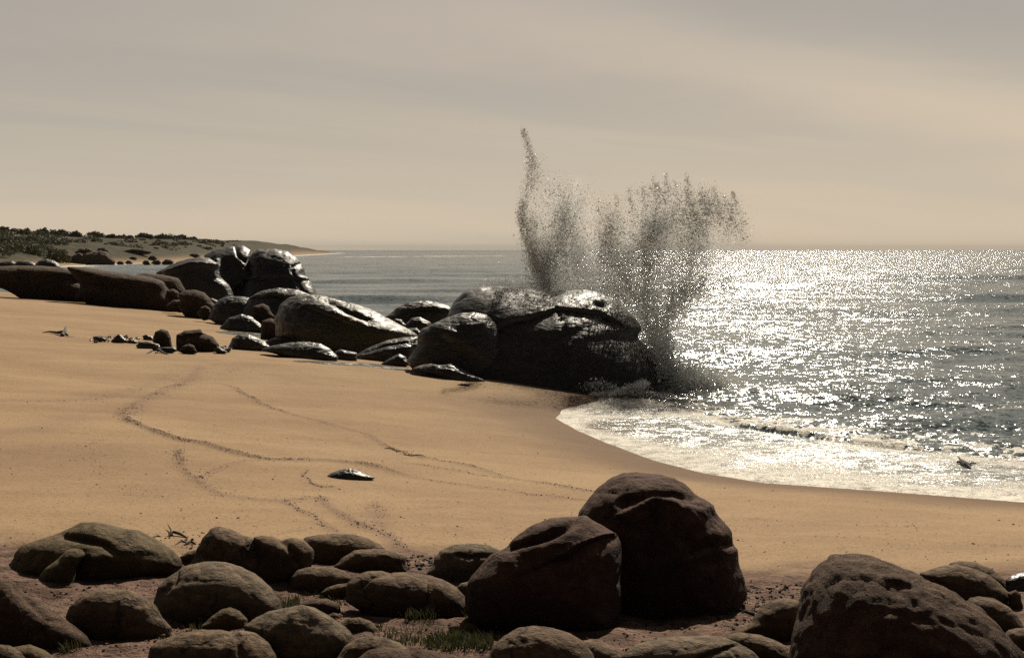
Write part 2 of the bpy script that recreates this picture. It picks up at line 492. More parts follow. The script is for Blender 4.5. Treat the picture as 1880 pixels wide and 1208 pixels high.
def mat_rock(name, c1, c2, c3, rough=0.85, wet=0.0, scale=1.0, stain=None, bump=1.0, top=None, moss=None):
    m, t, out = new_mat(name)
    tcn = t.node('ShaderNodeTexCoord').outputs['Object']
    oi = t.node('ShaderNodeObjectInfo').outputs['Random']
    off = t.vmath('SCALE', (37.0, 19.0, 53.0), scale=oi)
    P = t.vmath('ADD', tcn, off)
    a = t.noise(P, 0.9 * scale, 5, 0.6, 0.4)
    b = t.noise(P, 7.0 * scale, 3 if wet else 5, 0.65)
    c = t.noise(P, 38.0 * scale, 4, 0.7)
    st = t.noise(t.mapping(P, scale=(1, 1, 3.2), rot=(R_(18), R_(-22), 0)), 3.2 * scale, 3 if wet else 6, 0.55 if wet else 0.65, 0.8)
    col = t.mix(t.ramp(a, 0.35, 0.65), c1, c2)
    col = t.mix(t.ramp(b, 0.45, 0.72, 0, 0.75), col, c3)
    col = t.mix(t.ramp(c, 0.55, 0.7, 0, 0.45), col, t.mix(1.0, col, (0.45, 0.42, 0.40), 'MULTIPLY'))
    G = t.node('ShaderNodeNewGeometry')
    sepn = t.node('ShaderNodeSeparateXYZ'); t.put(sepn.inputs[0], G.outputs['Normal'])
    if top is not None:      # sunlit tops put into the colour: upward faces painted lighter
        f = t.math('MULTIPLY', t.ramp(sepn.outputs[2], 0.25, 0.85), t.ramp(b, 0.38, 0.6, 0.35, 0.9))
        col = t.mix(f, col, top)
    if wet == 0:             # lichen patches, dark mineral streaks and a few healed cracks
        li = t.noise(P, 2.6 * scale, 6, 0.7, 0.6)
        col = t.mix(t.ramp(li, 0.56, 0.63, 0, 0.40), col, t.mix(1.0, col, (1.55, 1.60, 1.45), 'MULTIPLY'))
        dk = t.noise(t.mapping(P, scale=(1.6, 1.6, 0.5)), 2.0 * scale, 5, 0.7, 0.4)
        col = t.mix(t.ramp(dk, 0.54, 0.64, 0, 0.55), col, t.mix(1.0, col, (0.50, 0.46, 0.44), 'MULTIPLY'))
    if moss is not None:
        sp = t.node('ShaderNodeSeparateXYZ'); t.put(sp.inputs[0], tcn)
        f = t.math('MULTIPLY', t.ramp(t.math('ADD', a, t.math('MULTIPLY', sp.outputs[0], 0.10)), 0.42, 0.62), 0.85)
        col = t.mix(f, col, t.mix(t.ramp(c, 0.4, 0.6), moss, (0.02, 0.02, 0.008)))
    if wet > 0:
        rgh = t.ramp(st, 0.35, 0.7, 0.40, 0.64)
        spec = 0.5
    else:
        rgh = rough; spec = 0.2
    vor = t.node('ShaderNodeTexVoronoi', feature='DISTANCE_TO_EDGE')
    t.put(vor.inputs['Vector'], t.vmath('ADD', P, t.vmath('SCALE', t.noise(P, 1.5 * scale, 4, 0.6, 0, out=1), scale=1.1)))
    t.put(vor.inputs['Scale'], 0.75 * scale)
    crk = t.math('MULTIPLY', t.ramp(vor.outputs['Distance'], 0.0, 0.035, 1, 0), t.ramp(a, 0.46, 0.58))
    if wet == 0: col = t.mix(t.math('MULTIPLY', crk, 0.6), col, (0.012, 0.009, 0.007))
    st = t.math('SUBTRACT', st, t.math('MULTIPLY', crk, 0.25))
    if wet > 0:
        n1 = t.bump(st, 0.40 * bump, 0.14 / scale)
        n3 = t.bump(b, 0.15 * bump, 0.02 / scale, n1)
    else:
        n1 = t.bump(st, 0.8 * bump, 0.07 / scale)
        n2 = t.bump(b, 0.8 * bump, 0.045 / scale, n1)
        n3 = t.bump(c, 0.9 * bump, 0.018 / scale, n2)
    principled(t, out, Base_Color=col, Roughness=rgh, Normal=n3, **{'Specular_IOR_Level': spec})
    return m

def mat_plain(name, c, rough=0.8, c2=None, scale=8.0):
    m, t, out = new_mat(name)
    P = t.node('ShaderNodeTexCoord').outputs['Object']
    n = t.noise(P, scale, 4, 0.6)
    col = t.mix(t.ramp(n, 0.35, 0.65), c, c2 or tuple(v * 0.5 for v in c))
    principled(t, out, Base_Color=col, Roughness=rough, Normal=t.bump(n, 0.5, 0.02))
    return m

def mat_drop(name, dcol, tcol, tf):
    m, t, out = new_mat(name)
    d = t.node('ShaderNodeBsdfDiffuse'); t.put(d.inputs[0], dcol)
    tr = t.node('ShaderNodeBsdfTranslucent'); t.put(tr.inputs[0], tcol)
    mx = t.node('ShaderNodeMixShader'); mx.inputs[0].default_value = tf
    t.l.new(d.outputs[0], mx.inputs[1]); t.l.new(tr.outputs[0], mx.inputs[2])
    g = t.node('ShaderNodeBsdfGlossy'); g.inputs['Roughness'].default_value = 0.35
    m2 = t.node('ShaderNodeMixShader'); m2.inputs[0].default_value = 0.12
    t.l.new(mx.outputs[0], m2.inputs[1]); t.l.new(g.outputs[0], m2.inputs[2])
    t.l.new(m2.outputs[0], out.inputs['Surface'])
    return m

def mat_leaf(name, a, b, sc=0.4):
    m, t, out = new_mat(name)
    P = t.node('ShaderNodeNewGeometry').outputs['Position']
    n = t.noise(P, sc, 3, 0.6)
    col = t.mix(t.ramp(n, 0.35, 0.65), a, b)
    p = t.node('ShaderNodeBsdfPrincipled'); t.put(p.inputs['Base Color'], col); p.inputs['Roughness'].default_value = 0.7
    tr = t.node('ShaderNodeBsdfTranslucent'); t.put(tr.inputs[0], col)
    mx = t.node('ShaderNodeMixShader'); mx.inputs[0].default_value = 0.3
    t.l.new(p.outputs[0], mx.inputs[1]); t.l.new(tr.outputs[0], mx.inputs[2])
    t.l.new(mx.outputs[0], out.inputs['Surface'])
    return m

M = {
    'ground': mat_ground(),
    'sea': mat_sea(),
    'wet': mat_rock("wet_black_rock", (0.022, 0.019, 0.017), (0.034, 0.029, 0.026), (0.050, 0.043, 0.038), wet=1.0, scale=0.55, bump=1.0),
    'wetsmooth': mat_rock("smooth_wet_rock", (0.024, 0.021, 0.019), (0.036, 0.031, 0.028), (0.060, 0.052, 0.046), wet=1.0, scale=0.5, bump=0.55),
    'mossy': mat_rock("wet_weedy_rock", (0.024, 0.020, 0.016), (0.036, 0.030, 0.022), (0.050, 0.042, 0.030), wet=1.0, scale=0.55, moss=(0.095, 0.080, 0.022)),
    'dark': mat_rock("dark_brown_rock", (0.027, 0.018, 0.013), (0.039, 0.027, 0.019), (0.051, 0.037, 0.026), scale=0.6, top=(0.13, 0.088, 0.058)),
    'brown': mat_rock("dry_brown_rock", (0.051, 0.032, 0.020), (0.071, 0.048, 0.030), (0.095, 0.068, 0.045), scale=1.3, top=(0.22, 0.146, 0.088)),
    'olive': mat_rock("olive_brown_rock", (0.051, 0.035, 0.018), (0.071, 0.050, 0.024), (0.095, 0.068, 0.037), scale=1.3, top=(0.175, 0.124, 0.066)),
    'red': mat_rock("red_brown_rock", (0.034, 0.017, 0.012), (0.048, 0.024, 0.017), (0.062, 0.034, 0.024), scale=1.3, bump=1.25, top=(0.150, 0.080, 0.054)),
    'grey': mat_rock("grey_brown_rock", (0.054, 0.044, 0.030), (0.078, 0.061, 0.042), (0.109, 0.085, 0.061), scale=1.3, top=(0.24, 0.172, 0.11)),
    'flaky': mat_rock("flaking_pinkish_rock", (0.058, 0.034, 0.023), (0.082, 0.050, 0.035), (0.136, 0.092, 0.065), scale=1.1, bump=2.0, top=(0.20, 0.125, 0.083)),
    'debris': mat_plain("dark_beach_debris", (0.035, 0.024, 0.017), 0.8, (0.018, 0.013, 0.010)),
    'wood': mat_plain("driftwood", (0.055, 0.042, 0.034), 0.8, (0.025, 0.018, 0.014), 12),
    'pipe': mat_plain("dark_pipe", (0.03, 0.03, 0.032), 0.35, (0.05, 0.05, 0.05), 12),
    'shell': mat_plain("pale_shell_bits", (0.55, 0.45, 0.34), 0.6, (0.35, 0.27, 0.2)),
    'drop': mat_drop("spray_water", (0.52, 0.52, 0.51), (0.93, 0.92, 0.88), 0.62),
    'foamdrop': mat_drop("foam_water", (0.78, 0.79, 0.79), (0.97, 0.97, 0.95), 0.7),
    'leaf': mat_leaf("scrub_leaves", (0.040, 0.052, 0.016), (0.085, 0.082, 0.028), 0.3),
    'leafdark': mat_leaf("dark_scrub_leaves", (0.045, 0.046, 0.024), (0.085, 0.078, 0.042), 0.3),
    'grass': mat_leaf("green_grass", (0.030, 0.042, 0.012), (0.085, 0.078, 0.030), 5),
}

# ------------------------------------------------------------------ ground sheet
def polar_sheet(rings, angs):
    A, Rr = np.meshgrid(angs, rings)
    x = np.sin(A) * Rr; y = np.cos(A) * Rr
    nr, na = len(rings), len(angs)
    idx = np.arange(nr * na).reshape(nr, na)
    q = np.stack([idx[:-1, :-1], idx[:-1, 1:], idx[1:, 1:], idx[1:, :-1]], -1).reshape(-1, 4)
    return x.ravel(), y.ravel(), q[:, ::-1]

def build_ground():
    rings = np.concatenate([[0.05, 1, 2, 3, 4, 5, 6, 7, 8], np.geomspace(8.6, 50, 350), np.geomspace(50.6, 200, 90),
                            np.geomspace(203, 1800, 150), np.geomspace(1850, 7000, 12)])
    dense = np.radians(np.linspace(-27, 27, 440))
    coarse_r = np.radians(np.linspace(28, 180, 34)); coarse_l = np.radians(np.linspace(-180, -28, 34))
    x, y, q = polar_sheet(rings, np.concatenate([coarse_l, dense, coarse_r]))
    z = height(x, y)
    s = shore_s(x, y)
    p3 = np.stack([x, y, 0 * x], -1)
    near = np.hypot(x, y)
    wob = fbm(p3 * 0.5, 3, 77)
    wet = np.clip(1 - sstep(s, 0.3, 4.6 + 1.4 * wob), 0, 1) * (near < 160)
    wet = np.maximum(wet, (s < 0) * 1.0)
    earth = sstep(15.2 - y + 0.9 * fbm(p3 * 0.8, 3, 5), 0, 1.6) * (near < 40)
    veg = sstep(y, 230, 300) * sstep(s, 3, 14) * (x < -30)
    mark = np.zeros_like(x)
    box = (near < 60) & (np.abs(x) < 30)
    for pw, dens, spr, rh in MARKS_W:
        d, _ = seg_dist(x[box], y[box], pw)
        mark[box] = np.maximum(mark[box], min(1, dens / 110) * np.exp(-(d / (0.05 + spr * 1.5)) ** 2))
    # broad stains of dark mineral sand
    for pts, wd, st in [([(-40, 800), (75, 790), (140, 765), (200, 745)], 0.55, 0.5), ([(-40, 860), (60, 850), (130, 830)], 1.5, 0.42),
                        ([(-40, 735), (150, 735), (260, 715), (360, 672), (470, 668)], 0.55, 0.6), ([(340, 700), (380, 680), (450, 690)], 1.2, 0.35),
                        ([(300, 905), (200, 915)], 0.8, 0.3), ([(1360, 1090), (1440, 1100)], 0.5, 0.4)]:
        pw = poly_world(pts, 8)
        d, _ = seg_dist(x[box], y[box], pw)
        mark[box] = np.maximum(mark[box], st * np.exp(-(d / wd) ** 2) * (0.8 + 0.5 * wob[box]))
    o = link_mesh("ground", np.stack([x, y, z], -1), q, M['ground'], attrs={'wet': wet, 'earth': earth, 'veg': veg, 'mark': mark})
    tag(o, kind='structure')
    return o
build_ground()

# ------------------------------------------------------------------ sea
FRONT = [at_sea(*p) for p in [(1120, 728), (1200, 742), (1260, 752), (1310, 766), (1350, 784), (1450, 800), (1600, 820),
                              (1750, 835), (1880, 848), (2150, 880)]]
BACKW = [at_sea(*p) for p in [(1140, 700), (1250, 705), (1400, 725), (1600, 735), (1880, 760), (2100, 790)]]
WDIR = [(8.5, 0.085, -80, .3), (5.3, 0.05, -97, 1.7), (13.5, 0.09, -88, 4.1), (3.1, 0.032, -70, 2.2), (2.2, 0.020, -110, 5.0),
        (1.5, 0.013, -85, 0.9), (21, 0.11, -92, 2.6), (1.1, 0.009, -60, 3.3), (34, 0.12, -84, 1.2)]
def sea_z(x, y, depth, dist):
    # waves break up with slowly varying amplitude
    p3 = np.stack([x, y, 0 * x], -1)
    mod = 0.75 + 0.6 * vnoise(p3 * 0.06, 3)
    mod2 = 0.7 + 0.9 * np.clip(vnoise(p3 * 0.35, 8), -0.6, 1)
    warp = 1.4 * vnoise(p3 * 0.09, 13)
    z = np.zeros_like(x)
    for L, a, deg, ph in WDIR:
        k = 2 * math.pi / L
        dx, dy = math.cos(R_(deg)), math.sin(R_(deg))
        th = k * (dx * x + dy * y) + ph + warp * (0.6 if L > 5 else 1.6)
        res = sstep(L / (0.018 * dist + 0.01), 1.0, 3.0)
        sh = np.sin(th)
        z += 1.25 * a * (mod if L > 4 else mod2) * res * (2 * ((sh + 1) / 2) ** 1.5 - 0.8)
    return z * sstep(depth, 0.02, 0.7)

def build_sea():
    rings = np.concatenate([np.geomspace(15, 24, 12), np.geomspace(24.1, 85, 340), np.geomspace(86, 420, 190), np.geomspace(430, 7000, 90)])
    dense = np.radians(np.linspace(-26, 28, 520))
    x, y, q = polar_sheet(rings, np.concatenate([np.radians(np.linspace(-80, -26.5, 40)), dense, np.radians(np.linspace(28.5, 100, 50))]))
    s = -shore_s(x, y)             # positive out to sea
    dist = np.hypot(x, y)
    p3 = np.stack([x, y, 0 * x], -1)
    df, sf = seg_dist(x, y, FRONT)
    nb = dist < 120
    # sea side of the foam front
    sea_side = np.where(sf > 0, df, -df)       # walking from left to right, the open water is on the left hand
    xmax = (x > 0.4) & (y < 44)
    churn = np.where(xmax & nb, np.exp(-np.clip(sea_side, 0, 99) / 4.5) * sstep(sea_side, -0.15, 0.05), 0)
    film = np.where(xmax & nb & (sea_side < 0.05), 1.0, 0.0)
    z = sea_z(x, y, 0.10 * s, dist)
    z = z * (1 - film) * (1 - 0.6 * churn)
    ed = fbm(p3 * np.array([2.2, 3.4, 1]), 4, 61, ridged=True)
    ed2 = fbm(p3 * np.array([0.5, 1.1, 1]), 3, 62)
    z += churn * (0.075 * ed + 0.02) * sstep(sea_side, -0.05, 0.25)
    z += np.where(nb & xmax, 0.018 * np.exp(-((sea_side - 0.18) / 0.16) ** 2) * (1 + 0.5 * ed2), 0)
    z = np.where(film > 0, np.maximum(height(x, y, fine=False) + 0.012, 0.0) * 0 + 0.004 + 0.006 * ed2, z)
    # foam amounts
    foam = np.zeros_like(x)
    foam = np.maximum(foam, churn * (0.56 + 0.30 * ed))
    wl = fbm(p3 * np.array([0.10, 0.35, 1]), 4, 71)
    foam = np.maximum(foam, np.where(nb & xmax, 0.46 * np.exp(-np.clip(sea_side, 0, 99) / 13.0) * (0.7 + 1.2 * wl), 0) * (sea_side > 0))
    edge = np.exp(-np.clip(s, 0, 99) / 0.8)
    gx, gy = at_sea(1260, 790)
    wobf = fbm(p3 * np.array([0.45, 1.3, 1]), 3, 81)
    ff = 0.47 + 0.62 * edge + 0.30 * np.exp(sea_side / 0.5) + 0.22 * wobf
    splash_shade = np.exp(-(((x - gx) / 3.2) ** 2 + ((y - gy + 0.30 * (x - gx)) / 1.15) ** 2))
    ff = ff - 0.8 * splash_shade  # the splash's shadow on the film, painted by thinning the pale foam
    foam = np.where(film > 0, ff, foam)
    # white water along the far beach, the reef and round the rocks
    far = (y > 200)
    foam = np.where(far, np.maximum(foam, 0.95 * np.exp(-np.clip(s, 0, 999) / 24.0)), foam)
    reef, _ = seg_dist(x, y, [(-150, 760), (-110, 800), (-60, 860), (-20, 930), (40, 1000)])
    foam = np.maximum(foam, np.exp(-(reef / 26) ** 2) * (0.70 + 0.6 * wl))
    rk, _ = seg_dist(x, y, [(1, 47), (4.6, 46.5), (5.5, 45.2), (4.9, 43)])
    foam = np.maximum(foam, 0.85 * np.exp(-(rk / 1.1) ** 2))
    foam = np.maximum(foam, np.where((x < 1) & nb, 0.55 * np.exp(-np.clip(s, 0, 99) / 3.0), 0))
    calm = 0.85 * sstep((0.13 * dist + 0.5 - x) / (0.13 * dist + 5.0), 0, 0.9)
    shallow = np.where(nb, np.exp(-np.clip(s, 0, 99) / 2.2), 0)
    o = link_mesh("sea", np.stack([x, y, z], -1), q, M['sea'],
                  attrs={'foam': np.clip(foam, 0, 1), 'calm': calm, 'film': film, 'shallow': shallow, 'far': sstep(dist, 60, 500)})
    tag(o, kind='structure')
build_sea()

# ------------------------------------------------------------------ boulders
import bmesh
_ICO = {}
def ico(level):
    if level not in _ICO:
        bm = bmesh.new(); bmesh.ops.create_icosphere(bm, subdivisions=level, radius=1)
        v = np.array([x.co[:] for x in bm.verts]); f = np.array([[a.index for a in p.verts] for p in bm.faces])
        bm.free()
        _ICO[level] = (v / np.linalg.norm(v, axis=1, keepdims=True), f)
    return _ICO[level]

def outline_radius(poly, cx, cy, n=720, blur=2.2):
    th = np.linspace(-math.pi, math.pi, n, endpoint=False)
    dx, dy = np.cos(th), np.sin(th)
    best = np.zeros(n)
    m = len(poly)
    for k in range(m):
        x0, y0 = poly[k][0] - cx, poly[k][1] - cy
        x1, y1 = poly[(k + 1) % m][0] - cx, poly[(k + 1) % m][1] - cy
        ex, ey = x1 - x0, y1 - y0
        den = dx * ey - dy * ex
        with np.errstate(divide='ignore', invalid='ignore'):
            t = (x0 * ey - y0 * ex) / den
            u = (x0 * dy - y0 * dx) / den
        ok = (u >= -1e-9) & (u <= 1 + 1e-9) & (t > 0) & np.isfinite(t)
        best = np.where(ok & (t > best), t, best)
    best[best == 0] = np.median(best[best > 0])
    kk = int(3 * blur) ; g = np.exp(-0.5 * (np.arange(-kk, kk + 1) / blur) ** 2); g /= g.sum()
    pad = np.concatenate([best[-kk:], best, best[:kk]])
    return th, np.convolve(pad, g, 'valid')

def boulder(name, label, pts, mat, base=None, cat='boulder', group=None, df=0.95, lean=0.42, box=0.85, push=0.0,
            level=5, lump=0.05, rug=0.012, feats=(), dist=None, seed=None, bury=1.4, blur=2.2):
    seed = seed if seed is not None else (sum(ord(c) * (i + 1) for i, c in enumerate(label)) % 9973)
    if group == GA: bury = 2.0
    if group == GB: bury = 1.75
    P = np.array(pts, float)
    x0, x1, y0, y1 = P[:, 0].min(), P[:, 0].max(), P[:, 1].min(), P[:, 1].max()
    # area centroid
    xa, ya = P[:, 0], P[:, 1]; xb, yb = np.roll(xa, -1), np.roll(ya, -1)
    cr = xa * yb - xb * ya
    cx = ((xa + xb) * cr).sum() / (3 * cr.sum()); cy = ((ya + yb) * cr).sum() / (3 * cr.sum())
    base = base if base is not None else y1
    gx, gy = ground_hit(cx, base)
    gy = float(gy[0])
    dg = min(dist, gy) if dist is not None else gy
    hw = (x1 - x0) / 2 / F * dg; hh = (y1 - y0) / 2 / F * dg
    D = df * math.sqrt(hw * hh)
    rug = rug * (1.5 if group == GE else 1.0)
    if hw > 2.2 * hh: D = df * 1.1 * hh * 1.5
    Yc = dg + 0.55 * D + lean * hh + push
    th, Rr = outline_radius([tuple(p) for p in pts], cx, cy, blur=blur)
    v, f = ico(level)
    vx, vy, vz = v[:, 0], v[:, 1], v[:, 2]
    rot = rng.uniform(0, 6.28)
    r = np.sqrt(vx * vx + vy * vy)
    ang = np.arctan2(vy, vx)                      # pixel space: y grows downwards
    RR = np.interp(ang, np.append(th, math.pi), np.append(Rr, Rr[0]))
    down = np.clip(np.sin(ang), 0, 1)
    RR = RR * (1 + (bury - 1) * down)
    rp = r ** box
    ppx = cx + RR * rp * np.cos(ang); ppy = cy + RR * rp * np.sin(ang)
    rx, rz = ray(ppx, ppy)
    _, rzc = ray(cx, cy)
    zc = CAMZ + float(rzc) * Yc
    Yp = (Yc + lean * (CAMZ - zc)) / (1 - lean * rz)
    pos = np.stack([rx * Yp, Yp, CAMZ + rz * Yp], -1)
    cdir = np.array([float(ray(cx, cy)[0]), 1.0, float(rzc)]); cdir /= np.linalg.norm(cdir)
    ca = np.sign(vz) * np.abs(vz) ** 0.9
    pos = pos - cdir * (D * ca)[:, None]         # vz > 0 faces the camera
    C0 = np.array([cdir[0] / cdir[1] * Yc, Yc, zc])
    size = math.sqrt(hw * hh)
    rad = pos - C0
    nrm = rad / (np.linalg.norm(rad, axis=1, keepdims=True) + 1e-9)
    front = sstep(vz, -0.1, 0.45)
    q = pos / size
    dsp = lump * size * (fbm(q * 1.3 + seed, 3, seed) * (0.35 + 0.65 * np.abs(vz)))
    dsp += rug * size * fbm(q * 6.0, 4, seed + 9)
    dsp -= 0.6 * rug * size * np.maximum(fbm(q * np.array([2.5, 2.5, 5.0]) + 3, 3, seed + 20, ridged=True) - 0.25, 0) * 2
    mpp = Yc / F
    for kind, fl, wd, dep in feats:
        d, sd = seg_dist(ppx, ppy, fl)
        if kind == 'groove':
            dsp -= dep * mpp * np.exp(-(d / wd) ** 2) * front
        elif kind == 'ridge':
            dsp += dep * mpp * np.exp(-(d / wd) ** 2) * front
        elif kind == 'ledge':       # right of the travel direction falls back sharply, then recovers
            dd = -d * sd
            fall = sstep(dd, -1.5, 2.5) * np.exp(-np.maximum(dd, 0) / wd)
            pos = pos + cdir * (dep * mpp * fall * front)[:, None]
    pos = pos + nrm * dsp[:, None]
    gz = float(np.maximum(height(np.array([C0[0]]), np.array([C0[1]]), fine=False), 0)[0])
    o = link_mesh(name, pos, f[:, ::-1], M[mat], loc=(float(C0[0]), float(C0[1]), gz))
    tag(o, label, cat, group)
    return o

GA, GB, GC, GE = "rocks at the far end of the beach", "wet rocks in the middle of the shore", "low rocks lying along the sand edge", "boulders in the foreground"
B = boulder
# --- far end of the beach
B('rock_ledge', "long flat dark brown rock at the left edge, on top of the beach", [(-60, 505), (-20, 490), (20, 488), (68, 488), (112, 491), (143, 499), (150, 513), (143, 520), (152, 530), (151, 543), (129, 543), (68, 535), (20, 526), (-40, 520)],
  'dark', cat='rock', group=GA, dist=84, lean=0.3, box=0.55, feats=[('groove', [(90, 515), (140, 516), (160, 522)], 4, 14)], level=5, df=0.9, rug=0.02)
B('rock_ledge', "long flat dark brown slab right of a vertical split, square right end", [(119, 489), (153, 491), (221, 501), (272, 508), (300, 516), (306, 526), (303, 543), (303, 563), (272, 562), (238, 556), (204, 550), (153, 545), (148, 525), (130, 500)],
  'dark', cat='rock', group=GA, dist=80, lean=0.3, box=0.5, feats=[('groove', [(160, 520), (220, 532), (300, 536)], 5, 8)], df=0.9, rug=0.02)
B('rock', "dark lumpy rock behind the square end of the long slab", [(240, 506), (265, 501), (306, 506), (327, 511), (334, 520), (332, 535), (325, 545), (290, 545), (260, 530)],
  'dark', cat='rock', group=GA, dist=88, level=4, rug=0.03)
B('boulder', "dark wedge shaped boulder sloping up to the twin black boulders", [(285, 501), (323, 482), (350, 475), (368, 472), (385, 474), (398, 485), (405, 506), (412, 523), (406, 550), (375, 552), (340, 545), (310, 530)],
  'wet', group=GA, dist=93, lean=0.3, box=0.7, feats=[('ridge', [(310, 500), (350, 487), (395, 487)], 5, 7)], df=0.9, rug=0.02)
B('boulder', "left one of the twin shiny black boulders, with a bright slanting step", [(374, 470), (391, 460), (419, 453), (446, 451), (460, 460), (462, 472), (466, 495), (474, 518), (470, 545), (408, 560), (392, 545), (385, 500), (380, 480)],
  'wetsmooth', group=GA, dist=97, box=0.6, lean=0.8, level=6, df=0.95, rug=0.022,
  feats=[('ledge', [(470, 512), (450, 516), (425, 527), (405, 530), (395, 512)], 16, 34), ('groove', [(432, 452), (437, 470), (450, 480)], 2.5, 5), ('ridge', [(400, 480), (404, 500), (412, 525)], 4, 8)])
B('boulder', "right one of the twin shiny black boulders, blunt rounded right end", [(456, 478), (463, 464), (473, 458), (504, 457), (528, 462), (545, 474), (558, 492), (562, 513), (560, 533), (548, 548), (483, 555), (466, 545), (460, 510)],
  'wetsmooth', group=GA, dist=96, box=0.6, lean=0.75, level=6, df=1.0, rug=0.022,
  feats=[('ledge', [(560, 478), (535, 488), (533, 500), (545, 525), (552, 545)], 10, 6), ('groove', [(475, 478), (480, 492), (474, 500)], 2, 4), ('ledge', [(560, 512), (510, 505), (468, 512)], 20, 8)])
B('rock', "small dark stone wedged under the square end of the long slab", [(303, 545), (307, 533), (318, 530), (328, 536), (331, 548), (322, 556), (306, 555)], 'dark', cat='rock', group=GA, dist=80, level=4)
B('rock', "low dark wedge on sand right of the long slab's square end", [(306, 560), (318, 551), (338, 550), (352, 560), (354, 568), (330, 567), (308, 565)], 'dark', cat='rock', group=GA, dist=76, level=4)
B('boulder', "dull dark boulder below the black wedge, left of small wet boulders", [(327, 540), (340, 533), (357, 532), (375, 537), (388, 550), (392, 564), (387, 578), (354, 572), (333, 560)], 'dark', group=GA, dist=73, level=5)
B('rock', "little dark stone at the foot of the dull dark boulder", [(364, 574), (368, 564), (378, 561), (386, 566), (389, 578), (375, 580)], 'dark', cat='rock', group=GA, dist=70, level=4)
B('rock', "small bright topped rock between the dull boulder and the streaked one", [(380, 552), (388, 547), (400, 552), (402, 562), (392, 566)], 'wet', cat='rock', group=GA, dist=78, level=4)
# --- middle of the shore
B('boulder', "rounded wet boulder with pale streaks below the twin black boulders", [(402, 550), (415, 544), (443, 544), (460, 547), (468, 560), (455, 578), (415, 586), (393, 580), (391, 562)], 'wet', group=GB, dist=69, level=5, rug=0.03, lean=0.65)
B('boulder', "dark arching boulder with a glossy crown below the right twin", [(449, 566), (456, 547), (477, 535), (511, 529), (545, 531), (568, 540), (574, 560), (550, 588), (500, 592), (462, 590)], 'wet', group=GB, dist=68, level=5, rug=0.03, lean=0.65,
  feats=[('ledge', [(570, 545), (530, 545), (500, 540), (470, 545)], 14, 12)])
B('boulder', "small dull round boulder in front of the arching one", [(461, 573), (466, 562), (483, 557), (494, 563), (501, 581), (482, 590), (463, 587)], 'dark', group=GB, dist=65, level=4, lump=0.03)
B('boulder', "low glistening boulder with wavy streaks, standing alone on wet sand", [(407, 600), (419, 584), (443, 577), (460, 581), (478, 594), (482, 606), (443, 609), (412, 606)], 'wet', group=GB, level=5, rug=0.05, df=0.8)
B('boulder', "smooth dull leaning boulder, left foot of the largest sloping black boulder", [(478, 601), (481, 589), (497, 584), (521, 593), (541, 604), (546, 618), (520, 622), (487, 619)], 'dark', group=GB, dist=58, level=4, lump=0.03)
B('boulder', "big sloping black boulder, weedy right shoulder, left of the splash-hit rock", [(502, 590), (515, 560), (535, 545), (561, 539), (590, 544), (610, 547), (647, 557), (676, 566), (705, 580), (733, 595), (756, 614), (740, 624), (705, 634), (659, 648), (618, 645), (561, 628), (520, 615)],
  'mossy', group=GB, dist=56, level=6, box=0.75, lean=0.5, rug=0.028, df=1.1, feats=[('groove', [(600, 551), (640, 575), (680, 590)], 5, 9), ('groove', [(560, 565), (600, 580), (650, 600)], 4, 5)])
B('boulder', "rounded weed-covered boulder behind, touching the sea, left of the largest rock", [(709, 582), (728, 565), (748, 556), (776, 552), (802, 555), (825, 562), (836, 575), (825, 592), (790, 602), (742, 600), (716, 590)], 'mossy', group=GB, dist=66, level=5, rug=0.04,
  feats=[('ledge', [(826, 572), (800, 566), (770, 566), (752, 578)], 12, 12)])
B('rock', "brown weedy hump before the weed-covered boulder", [(743, 597), (756, 584), (771, 582), (791, 592), (794, 604), (762, 612), (745, 605)], 'mossy', cat='rock', group=GB, dist=61, level=4)
B('rock', "tiny weedy stone left of the brown weedy hump", [(719, 592), (726, 585), (738, 587), (745, 597), (735, 603), (722, 600)], 'mossy', cat='rock', group=GB, dist=63, level=4)
B('rock', "dark brown rock tucked between sloping boulder and largest rock", [(740, 612), (748, 603), (765, 602), (774, 610), (772, 620), (748, 620)], 'mossy', cat='rock', group=GB, dist=58, level=4)
MAIN = [(820, 585), (833, 554), (852, 536), (878, 528), (913, 526), (937, 528), (966, 527), (993, 533), (1011, 535), (1038, 532), (1075, 532), (1099, 538), (1123, 548), (1150, 568), (1166, 584), (1177, 600), (1177, 609), (1168, 616), (1179, 632), (1187, 653), (1189, 677), (1184, 701), (1166, 711), (1126, 722), (1086, 726), (1027, 724), (979, 720), (926, 710), (880, 700), (850, 690), (825, 660)]
B('boulder', "largest black boulder at the waterline, wave bursting behind it", MAIN, 'wetsmooth', group=GB, base=708, level=6, box=0.78, lean=0.95, df=1.0, rug=0.007, lump=0.025, blur=1.6,
  feats=[('ledge', [(1116, 586), (1100, 577), (1060, 572), (1022, 568), (1008, 574), (975, 585), (945, 590), (915, 602)], 22, 13),
         ('groove', [(905, 600), (925, 612), (960, 624), (1000, 633), (1040, 616), (1080, 600), (1113, 588)], 4, 5),
         ('groove', [(1022, 568), (1030, 590), (1037, 616)], 2.2, 7), ('groove', [(838, 555), (870, 537), (905, 528)], 2.5, 8),
         
         ('groove', [(945, 590), (950, 610)], 2, 4), ('groove', [(1095, 560), (1110, 562)], 4, 10), ('groove', [(1095, 560), (1105, 561)], 3, 5)])
